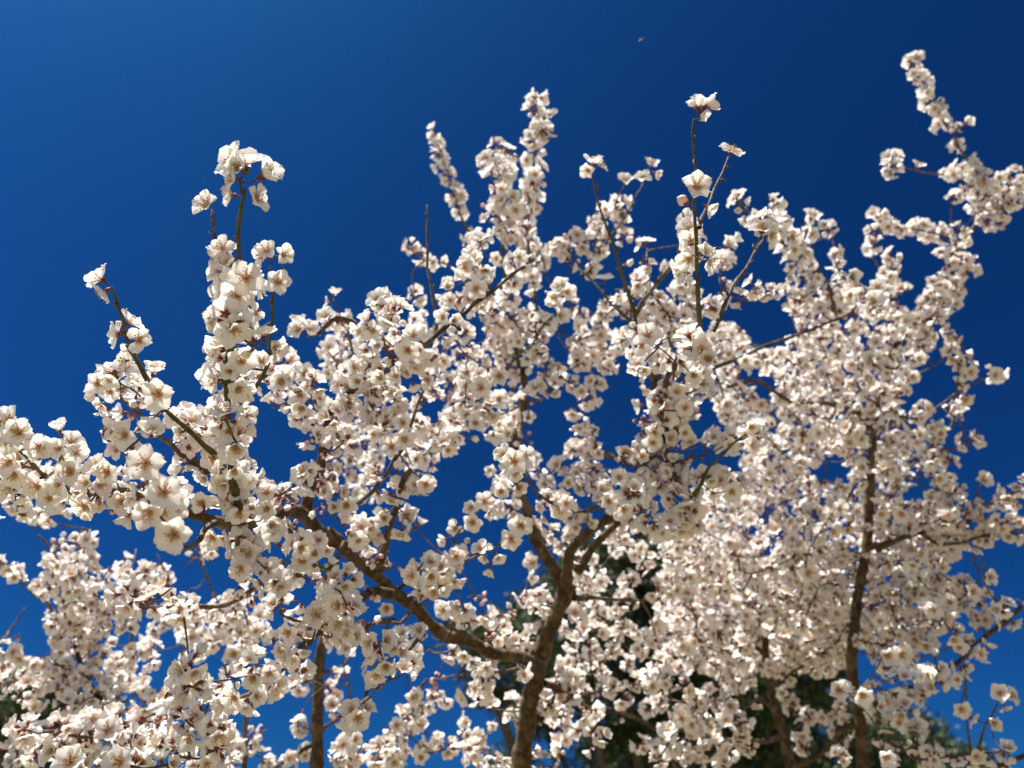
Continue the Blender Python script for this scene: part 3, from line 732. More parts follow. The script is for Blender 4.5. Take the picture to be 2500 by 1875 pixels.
# ------------------------------------------------------------------ where blossom stands (bands and patches), and where sky shows
# band: (tree, zone, points, half width px, depth)   patch: (tree, zone, polygon, depth)
BAND = [
    ('A', 2, '0,640 200,650 420,680 620,720 860,740', 52, 0.95), ('A', 2, '0,780 90,830', 30, 1.0),
    ('A', 2, '560,70 800,50', 24, 0.95), ('A', 2, '620,140 680,200', 15, .95), ('A', 2, '760,80 840,160', 26, .95), ('A', 2, '740,230 900,330 960,400', 26, 0.95), ('A', 2, '660,380 700,470', 36, .95),
    ('A', 2, '230,470 460,480', 26, 0.9), ('A', 2, '1060,300 1200,330', 14, 1.0),
    ('A', 2, '1370,0 1385,200 1400,420', 34, 0.9), ('A', 2, '1070,560 1120,640', 18, 1.0),
    ('A', 2, '1080,440 1250,420 1300,520', 24, 1.0), ('A', 2, '1250,980 1340,1030', 22, 1.05), ('A', 2, '960,960 1020,900', 10, 1.0),
    ('A', 1, '1340,790 1400,880 1410,1000', 38, 0.82), ('A', 1, '1400,1000 1380,1200 1360,1400', 34, 0.82),
    ('A', 1, '1290,1350 1420,1400 1580,1330', 30, 0.9), ('A', 1, '1280,1520 1420,1540', 32, 0.95), ('A', 1, '1450,1180 1550,1290', 14, 0.9),
    ('A', 2, '1620,90 1740,80 1900,160 1950,280 1850,340', 32, 1.12), ('A', 2, '1640,170 1760,260', 36, 1.12), ('A', 1, '1660,1390 1780,1480 1860,1560', 26, 1.1),
    ('A', 2, '1800,440 1900,400 2040,430', 24, 1.12), ('A', 2, '1960,330 2030,300', 14, 1.12), ('A', 2, '1790,630 1840,660', 20, 1.1), ('A', 2, '1920,680 1990,720', 12, 1.15),
    ('A', 2, '1500,700 1620,740 1680,860', 28, 1.05), ('A', 2, '1900,790 2020,790 2100,850 2060,940', 28, 1.15), ('A', 2, '1690,770 1760,790', 12, 1.1),
    ('A', 2, '1600,860 1640,1000', 24, 1.05), ('A', 2, '1740,930 1800,980 1900,1060', 18, 1.1),
    ('A', 2, '1480,1080 1580,1150 1620,1270 1480,1280 1420,1180', 34, 0.98), ('A', 2, '1800,1060 1900,1120 1880,1220 1790,1160', 34, 1.05),
    ('A', 2, '2060,980 2200,1010', 26, 1.15), ('A', 2, '1760,1180 1700,1290', 14, 1.1),
    ('A', 3, '1920,540 1960,600 2080,680 2060,560', 26, 1.12), ('A', 3, '1700,680 1840,700 1930,860 1780,880', 28, 1.1), ('A', 3, '2020,720 2080,860 1960,900', 26, 1.12),
    ('A', 3, '1700,940 1820,980 1780,1060', 32, 1.05), ('A', 3, '1400,1080 1560,1080 1640,1120 1480,1240 1380,1190', 34, 1.0),
    ('A', 3, '1040,1090 1200,1110 1200,1180 1080,1240', 30, 0.95), ('A', 3, '1250,1180 1310,1190', 12, 1.0),
    ('A', 3, '1060,1320 1280,1340 1320,1450 1200,1540 1050,1600', 42, 0.95), ('A', 3, '720,1460 880,1440 980,1540 820,1620', 40, 0.98),
    ('A', 3, '200,1420 340,1440 540,1400 640,1440', 22, 1.15), ('A', 3, '240,1520 400,1600 520,1560', 26, 1.15),
    ('A', 3, '780,620 830,680 940,690 1040,600', 18, 1.0), ('A', 3, '1080,650 1080,760', 22, 1.05), ('A', 3, '1200,700 1160,740', 14, 1.1),
    ('A', 3, '1400,600 1480,640', 14, 1.15), ('A', 3, '1700,660 1760,640', 10, 1.1),
    # middle
    ('A', 5, '100,300 240,260 340,330 260,440 120,440', 34, 1.2), ('A', 5, '320,210 460,150 580,160 600,260 500,290', 34, 1.2),
    ('A', 5, '340,400 420,440', 30, 1.2), ('A', 5, '600,340 620,420 580,480', 24, 1.25), ('A', 5, '440,540 400,600 360,710', 26, 1.2),
    ('A', 5, '500,680 620,620 760,560 880,500', 48, 1.35), ('A', 5, '860,380 980,460 990,520', 28, 1.35), ('A', 5, '540,780 680,760', 26, 1.35),
    ('A', 5, '400,880 480,960 440,1040', 32, 1.2), ('A', 5, '590,920 600,990', 20, 1.2), ('A', 5, '340,840 310,860', 10, 1.2), ('A', 5, '430,1160 470,1110', 14, 1.2),
    ('A', 5, '320,1130 350,1170', 22, 1.2), ('A', 5, '160,1260 240,1260 200,1330', 28, 1.2), ('A', 5, '340,1380 400,1460', 12, 1.22), ('A', 5, '480,1240 560,1170', 16, 1.5),
    ('A', 5, '570,1440 640,1500 570,1560', 34, 1.2), ('A', 5, '750,1520 740,1560', 18, 1.25), ('A', 5, '760,1380', 10, 1.2),
    ('A', 5, '30,180 60,240', 30, 1.5), ('A', 5, '160,560 300,600', 28, 1.6), ('A', 5, '60,800 240,840 200,960', 34, 1.7), ('A', 5, '150,700 260,760', 20, 1.6),
    ('A', 4, '240,1480 260,1640', 26, 1.15), ('A', 4, '350,1330 410,1410', 18, 1.15), ('A', 4, '440,1480 560,1560', 34, 1.2), ('A', 4, '560,1600 480,1640', 30, 1.2),
    ('A', 4, '680,1390 800,1430 800,1480', 26, 1.25), ('A', 4, '720,1230 800,1280 880,1300', 28, 1.3), ('A', 4, '860,1120 940,1180 960,1260', 34, 1.3), ('A', 4, '910,930 960,960', 24, 1.35),
    ('A', 4, '800,1100 860,1060', 18, 1.35), ('A', 4, '1130,1040 1160,1080', 18, 1.35), ('A', 4, '930,500 1060,520 1040,620', 20, 1.5), ('A', 4, '960,780 1020,740 1090,780 1150,760', 26, 1.5),
    ('A', 4, '980,840 1040,800', 22, 1.5), ('A', 4, '1080,880 1120,960', 24, 1.5), ('A', 4, '900,1340 960,1380', 20, 1.4), ('A', 4, '1080,1200 1110,1300', 14, 1.45),
    ('A', 4, '1000,1400 1100,1420 1200,1440 1280,1500', 34, 1.5), ('A', 4, '1000,1540 1120,1600 1260,1580', 34, 1.5), ('A', 5, '960,40 1080,100 1280,60 1250,160 1120,210', 30, 1.5),
    ('A', 4, '1340,1230 1440,1250 1360,1310', 24, 1.3), ('A', 4, '1360,1380 1380,1460', 20, 1.4),
    # tall pale column and the sausage shaped spray behind
    ('A', 4, '1260,120 1260,230 1230,420 1230,560 1200,700 1190,860 1200,1000 1240,1120 1220,1200', 24, 1.62), ('A', 4, '1300,230 1320,290', 14, 1.62),
    ('A', 4, '1030,370 1080,410', 22, 1.62), ('A', 4, '1240,660 1250,760', 16, 1.62),
    ('A', 4, '640,320 650,330', 14, 1.9), ('A', 4, '665,390 690,500 720,600 770,680 800,780', 20, 1.9),
    ('A', 4, '820,900 850,960', 16, 1.9), ('A', 4, '480,980 560,1050 700,1080', 18, 1.6), ('A', 4, '1120,880 1260,980 1260,1100', 20, 1.8),
    ('A', 5, '720,60 820,120 900,180 940,260', 34, 1.5), ('A', 5, '700,240 780,300 760,400', 30, 1.55), ('A', 5, '870,330 920,380', 24, 1.3), ('A', 4, '520,1270', 14, 1.6),
    ('A', 4, '550,1400 560,1480', 14, 1.6), ('A', 4, '20,1590 80,1640', 24, 1.6), ('A', 4, '120,1510 150,1600', 18, 1.5), ('A', 4, '100,1450', 12, 1.4),
    ('A', 4, '1470,1340 1520,1440', 20, 1.7), ('A', 4, '1640,1300 1640,1450', 14, 1.8), ('A', 4, '1420,960 1480,920 1520,900', 22, 1.5), ('A', 4, '1340,1000 1380,980', 16, 1.5),
    ('A', 4, '1400,1080 1470,1080', 26, 1.45), ('A', 4, '1450,1150 1480,1160', 16, 1.45), ('A', 4, '1560,1060 1620,1100', 22, 1.5), ('A', 4, '1500,980 1640,1000', 18, 1.5),
    ('A', 4, '1620,820 1660,760 1760,720 1760,800', 18, 1.6), ('A', 4, '1600,900 1640,960', 18, 1.6), ('A', 4, '1780,860 1760,960', 14, 1.6),
    ('A', 4, '1400,1540 1500,1560 1600,1500 1660,1560', 28, 1.55), ('A', 4, '1750,1260 1900,1220 1960,1300', 28, 1.35), ('A', 4, '1760,1350 1900,1400 2000,1380', 28, 1.5),
    ('A', 4, '1880,1520 1960,1560 1900,1600', 30, 1.2), ('A', 4, '2100,1140 2160,1280 2140,1400', 26, 1.5), ('A', 4, '2140,1000 2190,880', 16, 1.2), ('A', 4, '2100,1500 2160,1600', 22, 1.5),
    ('A', 4, '1940,1080 1920,1100', 8, 1.4),
    ('A', 5, '1400,40 1540,100 1640,180 1720,60', 34, 1.6), ('A', 5, '1330,230 1460,220 1560,200', 18, 1.55), ('A', 5, '1260,340 1380,330 1480,360 1620,340', 22, 1.5), ('A', 5, '1220,480 1270,440', 12, 1.5),
    ('A', 5, '1060,420 1120,390 1140,450', 16, 1.45), ('A', 5, '1090,530 1170,560 1110,610', 16, 1.45), ('A', 5, '1190,660', 12, 1.45), ('A', 5, '1000,600 1040,680', 16, 1.5),
    ('A', 5, '1050,780 1180,800', 26, 1.12), ('A', 5, '1020,960 1080,1000', 22, 1.25), ('A', 5, '960,850 990,800', 14, 1.5), ('A', 5, '1240,780 1270,860 1250,900', 13, 1.7),
    ('A', 5, '1460,540 1520,570', 16, 1.5), ('A', 5, '1560,450', 12, 1.55), ('A', 5, '1580,640 1620,760 1600,850 1640,880', 26, 1.5), ('A', 5, '1420,700 1440,760 1400,820 1430,900 1340,900', 24, 1.5), ('A', 5, '1560,820 1560,900', 22, 1.5),
    ('A', 5, '1330,980 1360,1060', 20, 1.45), ('A', 5, '1400,1060 1450,1040', 22, 1.2), ('A', 5, '1560,950 1640,980', 14, 1.4), ('A', 5, '1680,1020 1720,1060', 26, 1.3), ('A', 5, '1060,1090 1140,1130', 24, 1.5),
    ('A', 5, '1450,1160 1580,1170', 22, 1.45), ('A', 5, '1330,1240 1420,1280', 26, 1.5), ('A', 5, '1210,1370 1240,1400', 18, 1.4), ('A', 5, '1290,1500', 10, 1.5), ('A', 5, '1170,1540 1230,1570 1220,1620', 24, 1.5),
    ('A', 6, '1300,690', 14, 1.5), ('A', 5, '1500,1300 1540,1400 1520,1560', 24, 1.6), ('A', 5, '1740,1180 1760,1300 1720,1400', 12, 1.8), ('A', 6, '1440,720', 10, 1.5),
    # right hand near cluster
    ('A', 5, '1800,100 1960,60 1980,180', 28, 1.25), ('A', 5, '1880,240 2020,220 2000,280', 26, 1.2), ('A', 5, '1980,380 2100,340 2212,300', 28, 1.25), ('A', 5, '1990,460 2200,480', 34, 1.3),
    ('A', 5, '1780,700 1880,640 1950,680', 22, 1.3), ('A', 5, '1880,780 1980,700 2080,760', 30, 1.3), ('A', 5, '1740,880 1820,900 1780,1000', 26, 1.3), ('A', 5, '1900,950 2100,950 2100,1120 1960,1080', 44, 1.3),
    ('A', 5, '1860,1100 1960,1180', 22, 1.3), ('A', 8, '20,860 130,900', 30, 1.25), ('A', 8, '240,360 300,420', 28, 1.0), ('A', 8, '220,500 280,560', 26, 1.15), ('A', 8, '60,620 200,660 160,760', 30, 1.2),
    ('A', 8, '560,850 620,860', 22, 1.15), ('A', 8, '330,880 400,940', 26, 1.3), ('A', 8, '180,1000 260,960', 16, 1.25), ('A', 8, '200,1130 160,1180', 20, 1.3), ('A', 8, '400,1150 500,1180', 22, 1.25), ('A', 8, '330,1200', 16, 1.3),
    ('A', 8, '20,1180 200,1300 180,1400 30,1400', 34, 1.3), ('A', 7, '640,1080 700,1120 760,1160', 24, 1.15), ('A', 7, '200,1120 210,1230', 14, 1.05),
    ('A', 7, '190,1290 200,1350', 12, 1.0), ('A', 7, '160,1340 170,1500 200,1600', 22, 1.5), ('A', 7, '400,1460 360,1540 340,1620', 24, 1.4), ('A', 7, '590,1460 560,1540 480,1560', 18, 1.3), ('A', 7, '650,1480 700,1490', 10, 1.4),
    ('A', 7, '400,1330', 12, 1.4), ('A', 7, '430,1215', 10, 1.4), ('A', 8, '40,120 60,250', 22, 1.5), ('A', 8, '120,260 130,330', 14, 1.4),
    # --- B, lower left
    ('B', 3, '30,1000 100,1020 100,1120', 26, 1.5), ('B', 3, '180,1020 300,1010 230,1120', 26, 1.5), ('B', 3, '20,860 100,850', 14, 1.7), ('B', 3, '140,690 160,740', 10, 1.75),
    ('B', 3, '240,1300 120,1240 160,1180', 18, 1.5), ('B', 3, '20,1150 0,1230', 12, 1.5), ('B', 3, '60,1430 200,1500 60,1600', 34, 1.4), ('B', 3, '380,1560 600,1600', 26, 1.4), ('B', 3, '360,1400 520,1500', 22, 1.45),
    ('B', 3, '100,60 130,150', 18, 1.3), ('B', 3, '220,120 230,230', 18, 1.35), ('B', 3, '60,30 100,50', 14, 1.3), ('B', 3, '300,90 320,190', 14, 1.3),
    ('B', 3, '20,430 60,420', 8, 1.5), ('B', 3, '70,510 130,520', 9, 1.5), ('B', 3, '230,660', 12, 1.5), ('B', 3, '285,420 310,480', 18, 1.55), ('B', 3, '370,330', 12, 1.5), ('B', 3, '500,200 540,220 480,300 540,360 480,420 500,480', 26, 1.5),
    ('B', 3, '260,580 360,540 460,600', 30, 1.55), ('B', 3, '400,640 340,700 460,700 420,780', 34, 1.55), ('B', 3, '540,560 580,640', 22, 1.6), ('B', 3, '350,840 480,860 520,760', 32, 1.58), ('B', 3, '520,920 420,960', 26, 1.6),
    ('B', 3, '620,520 660,480 760,490 800,560', 26, 1.6), ('B', 3, '620,700 700,640 760,600', 28, 1.6), ('B', 3, '600,830 700,800 780,720', 26, 1.6), ('B', 3, '640,940 740,900', 22, 1.6), ('B', 3, '560,1000 600,1060', 20, 1.6),
    ('B', 3, '430,1120 520,1160 400,1240 520,1280 420,1330', 32, 1.5), ('B', 3, '590,1160 620,1220', 22, 1.5), ('B', 3, '740,1120 720,1060 860,960 880,1040', 26, 1.65), ('B', 3, '820,920 900,960', 16, 1.6),
    ('B', 3, '640,1300 800,1240 900,1280 980,1220 960,1360 820,1400', 30, 1.6), ('B', 3, '860,1120 880,1200', 16, 1.7), ('B', 3, '940,840 980,780 920,880', 18, 1.9), ('B', 3, '880,460 860,540 820,520', 18, 1.6), ('B', 3, '940,400 980,480 1000,530', 16, 1.6),
    ('B', 3, '1130,520 1130,570', 14, 1.5), ('B', 3, '1290,530', 14, 1.5), ('B', 3, '1130,440 1190,420', 16, 1.5), ('B', 3, '1180,340 1240,330 1310,380', 14, 1.4), ('B', 3, '790,330 860,330', 12, 1.6), ('B', 3, '1260,610', 12, 1.55),
    ('B', 3, '1100,860 1160,800 1240,740 1320,720', 24, 1.6), ('B', 3, '1250,860 1360,820 1300,900 1400,980', 34, 1.55), ('B', 3, '1480,700 1540,740 1480,800 1540,890', 28, 1.45), ('B', 3, '1400,700 1420,850', 24, 1.5), ('B', 3, '1140,1000 1100,920 1180,980', 16, 1.8),
    ('B', 3, '1380,1060 1360,1140', 18, 1.5), ('B', 3, '1000,1200 1010,1280', 20, 1.3), ('B', 3, '1520,1380 1600,1400 1520,1460', 18, 1.6), ('B', 3, '1380,1500 1500,1540 1600,1600', 22, 1.55), ('B', 3, '1400,1620', 18, 1.5),
    ('B', 3, '1700,1120 1780,1180', 18, 1.5), ('B', 3, '1840,1290 1800,1330', 13, 1.5), ('B', 3, '1790,1380 1810,1430', 13, 1.5), ('B', 3, '1820,1520 1800,1580', 18, 1.5), ('B', 3, '1880,1400', 10, 1.6), ('B', 3, '2030,900 2080,960', 14, 1.5), ('B', 3, '1980,1110 2060,1140', 14, 1.5),
    ('B', 3, '2030,1240 2060,1250', 14, 1.5), ('B', 3, '2060,1500 2120,1540 2060,1560', 16, 1.4), ('B', 3, '2000,1290 1990,1400', 12, 1.5), ('B', 3, '1280,1620 1180,1640', 18, 1.3),
    ('B', 6, '470,1200 520,1250 500,1320 560,1340', 16, 1.5), ('B', 6, '620,1230', 12, 1.5), ('B', 6, '650,1130 640,1180', 10, 1.5), ('B', 6, '460,1110 440,1180', 9, 1.5), ('B', 6, '680,1045', 8, 1.4), ('B', 6, '460,1380 540,1400 500,1440', 18, 1.5), ('B', 6, '400,1440 360,1520 440,1540', 20, 1.5),
    ('B', 6, '540,1560 620,1550 700,1530', 16, 1.5), ('B', 6, '800,1490 880,1500 940,1460 1000,1400', 18, 1.6), ('B', 6, '840,1390', 10, 1.6), ('B', 6, '710,1280', 10, 1.6), ('B', 6, '880,1600 960,1590 1060,1620', 24, 1.5), ('B', 6, '300,1620 380,1600', 20, 1.5), ('B', 6, '140,1620 200,1600', 16, 1.4), ('B', 6, '770,1450', 10, 1.6),
    # --- middle low right, still the middle tree
    ('A', 6, '480,950 540,930 620,960', 18, 1.25), ('A', 6, '260,1000 300,960 400,960 440,1010 330,1090 260,1060', 30, 1.05), ('A', 6, '780,960 830,980', 14, 1.35), ('A', 6, '440,860 500,880', 18, 1.4), ('A', 6, '720,690 800,680', 14, 1.3), ('A', 6, '740,790', 14, 1.3),
    ('A', 6, '820,740 940,770 1020,760', 20, 1.35), ('A', 6, '990,890', 12, 1.35), ('A', 6, '920,1060 970,1090 960,1130', 24, 1.4), ('A', 6, '1190,1000 1190,1090', 18, 1.42), ('A', 6, '590,690', 12, 1.25), ('A', 6, '1100,880 1180,880 1180,960', 20, 1.5),
    ('A', 6, '800,1170 820,1210', 16, 1.45), ('A', 6, '920,1230 960,1270', 16, 1.5), ('A', 6, '1090,1290 1110,1310', 18, 1.5), ('A', 6, '1110,1380', 10, 1.5), ('A', 6, '1300,1260 1360,1250 1420,1290', 26, 1.55), ('A', 6, '1400,1100 1460,1160', 22, 1.5),
    ('A', 6, '1270,1340', 12, 1.5), ('A', 6, '1370,1430 1360,1500 1400,1560', 18, 1.6), ('A', 6, '1240,1530 1300,1600', 16, 1.5), ('A', 6, '1500,1340 1580,1360 1560,1440', 26, 1.55), ('A', 6, '1570,1520', 12, 1.6), ('A', 6, '1310,690 1270,720', 12, 1.5),
    # --- C right tree spikes
    ('C', 7, '1550,120', 14, 1.8), ('C', 7, '1560,220 1590,240', 10, 1.8), ('C', 7, '1600,290 1650,330 1680,400 1720,470 1700,530', 20, 1.8), ('C', 7, '1820,530', 10, 1.8), ('C', 7, '1790,620', 11, 1.8),
    ('C', 7, '1400,700 1400,760', 10, 1.75), ('C', 7, '1790,800 1900,740 1950,830', 24, 1.8), ('C', 7, '1780,930 1800,970', 17, 1.7), ('C', 7, '1920,900 2040,860 2100,930 1960,950', 34, 1.78), ('C', 7, '2140,790 2190,850 2100,960', 28, 1.8), ('C', 7, '1940,1020 2040,1070 2100,1040', 26, 1.75),
    ('C', 7, '1300,1050 1370,1050', 14, 1.75), ('C', 7, '1390,1110 1460,1110 1560,1150 1680,1140', 23, 1.75), ('C', 7, '1320,1150', 12, 1.75), ('C', 7, '1290,1230 1270,1290', 16, 1.75), ('C', 7, '1410,1300 1420,1360', 22, 1.7), ('C', 7, '1830,1130 1860,1180', 26, 1.75),
    ('C', 7, '1740,1260 1720,1350 1820,1300', 26, 1.75), ('C', 7, '1650,1420 1700,1460', 20, 1.75), ('C', 7, '1880,1330 1880,1380', 12, 1.75), ('C', 7, '1740,1500 1780,1540 1640,1600 1560,1640', 32, 1.75),
    ('C', 7, '510,970', 16, 1.6), ('C', 7, '550,1050 590,1080', 18, 1.6), ('C', 7, '710,970', 10, 1.65), ('C', 7, '760,1090', 12, 1.6), ('C', 7, '940,1060', 16, 1.65), ('C', 7, '920,1160', 13, 1.65), ('C', 7, '1040,1120', 11, 1.7), ('C', 7, '1060,1230 1090,1330 1090,1400', 16, 1.7),
    ('C', 7, '800,1190 820,1280 880,1300 900,1350', 30, 1.65), ('C', 7, '770,1400', 18, 1.65), ('C', 7, '920,1400 980,1480', 26, 1.65), ('C', 7, '780,1530 860,1540', 18, 1.65), ('C', 7, '990,1390', 12, 1.65), ('C', 7, '1190,1400 1080,1480 1100,1560', 28, 1.65), ('C', 7, '1230,1520 1330,1580', 40, 1.5), ('C', 7, '1400,1420 1460,1560', 24, 1.7), ('C', 7, '1500,1520', 12, 1.7),
    ('C', 8, '1780,270 1800,330', 16, 1.72), ('C', 8, '1740,430 1800,460 1860,480 1830,560', 22, 1.72), ('C', 8, '1810,620 1850,640', 14, 1.72), ('C', 8, '1770,740 1820,760', 16, 1.72), ('C', 8, '2045,530', 12, 1.7), ('C', 8, '1860,950 1920,910', 14, 1.7), ('C', 8, '1770,1050', 17, 1.7),
    ('C', 8, '1740,1150 1800,1220', 24, 1.7), ('C', 8, '1960,1170', 16, 1.65), ('C', 8, '1600,740 1540,790 1640,760', 20, 1.72), ('C', 8, '1650,850 1720,880', 22, 1.72),
    ('C', 8, '1960,1340 2060,1300 2140,1270 2200,1220', 24, 1.66), ('C', 8, '1900,1510 1990,1480 2100,1440 2200,1440', 26, 1.64), ('C', 8, '1900,1620', 10, 1.6),
    ('C', 9, '1640,100 1800,140', 34, 1.68), ('C', 9, '1960,800 1980,830', 24, 1.55), ('C', 9, '2120,760', 18, 1.52), ('C', 9, '2090,700', 9, 1.5), ('C', 9, '2190,660', 12, 1.5), ('C', 9, '2010,510', 14, 1.6), ('C', 9, '1950,580 1900,640 1850,560', 20, 1.62), ('C', 9, '1790,650', 15, 1.6),
    ('C', 9, '1840,930', 17, 1.55), ('C', 9, '1950,970', 13, 1.55), ('C', 9, '1840,1310 1890,1370', 16, 1.48), ('C', 9, '2080,1200 2140,1230', 17, 1.45), ('C', 9, '2030,1390', 14, 1.45), ('C', 9, '2110,1545', 17, 1.42), ('C', 9, '1940,1590 2000,1590 1920,1640', 20, 1.45), ('C', 9, '1800,1600', 16, 1.45), ('C', 9, '1880,1245', 7, 1.48),
    ('C', 9, '1500,1360 1600,1480 1640,1600', 26, 1.5), ('C', 9, '1600,1230 1660,1250', 22, 1.52), ('C', 9, '1380,1560', 18, 1.55),
]
PATCH = [
    ('A', 2, '1080,400 1250,380 1420,420 1520,520 1560,660 1500,760 1620,790 1700,830 1640,900 1500,880 1350,880 1180,870 1080,820 1090,720 1060,620', 1.0, 1),
    # right mass, drawn as one outline; the gaps come from SKY below
    ('C', 8, '100,420 480,180 800,330 820,40 1200,40 1500,180 1640,40 1760,60 1720,180 1640,250 1700,330 1560,460 1540,620 1460,720 1560,840 1680,1000 1740,1150 1560,1180 1500,1240 1540,1360 1700,1240 1860,1440 1840,1600 1700,1700 1850,1900 1600,2100 1250,2200 850,2250 560,2000 300,1800 100,1650 20,1480 180,1440 320,1240 520,1200 560,1000 420,800 330,620', 1.7, 2),
    ('C', 9, '1550,420 1740,520 1700,700 1800,860 1700,960 1500,1060 1330,1000 1330,500', 1.62, 1),
    ('C', 9, '1380,1080 1560,1000 1780,960 1900,1080 1880,1180 1700,1170 1560,1130 1400,1160', 1.5, 1),
    ('C', 9, '1060,1160 1500,1180 1680,1260 1640,1300 1560,1240 1400,1340 1380,1450 1200,1280', 1.55, 1),
    ('D', 9, '40,420 600,300 1100,400 1180,700 1150,1000 1050,1080 800,1100 600,1060 560,1200 420,1180 300,1100 140,1060 40,900', 1.9, 2),
    ('D', 9, '40,800 300,760 560,900 560,1080 300,1060 60,1000', 1.7, 1),
    ('D', 9, '200,1160 400,1180 540,1260 560,1450 300,1440 220,1300', 1.65, 1),
    ('D', 9, '700,1200 860,1200 960,1330 900,1560 780,1500 830,1380 730,1290', 1.7, 1),
    ('D', 9, '0,960 120,1040 110,1180 0,1160', 1.6, 1), ('D', 9, '0,1350 120,1400 110,1520 0,1640', 1.6, 1), ('D', 9, '300,1500 560,1440 640,1600 420,1659 260,1620', 1.62, 1),
    ('D', 9, '980,1300 1200,1280 1180,1420 1120,1650 1020,1500', 1.7, 1),
    ('D', 6, '1500,500 1640,420 1760,600 1840,780 2160,700 2212,1100 2050,1160 1880,1120 1700,1040 1560,1160 1400,960 1390,760 1480,700', 1.72, 1),
    ('D', 6, '1540,1160 1900,1120 2200,1160 2200,1300 2040,1280 1920,1380 1700,1240', 1.62, 1),
    ('A', 6, '1640,250 1760,100 1900,260 2000,180 2212,200 2212,640 2000,620 1860,560 1780,560 1900,380 1720,300', 1.62, 1),
    ('D', 6, '2000,1340 2212,1300 2212,1659 1900,1600 1850,1500 2000,1480', 1.6, 1),
]
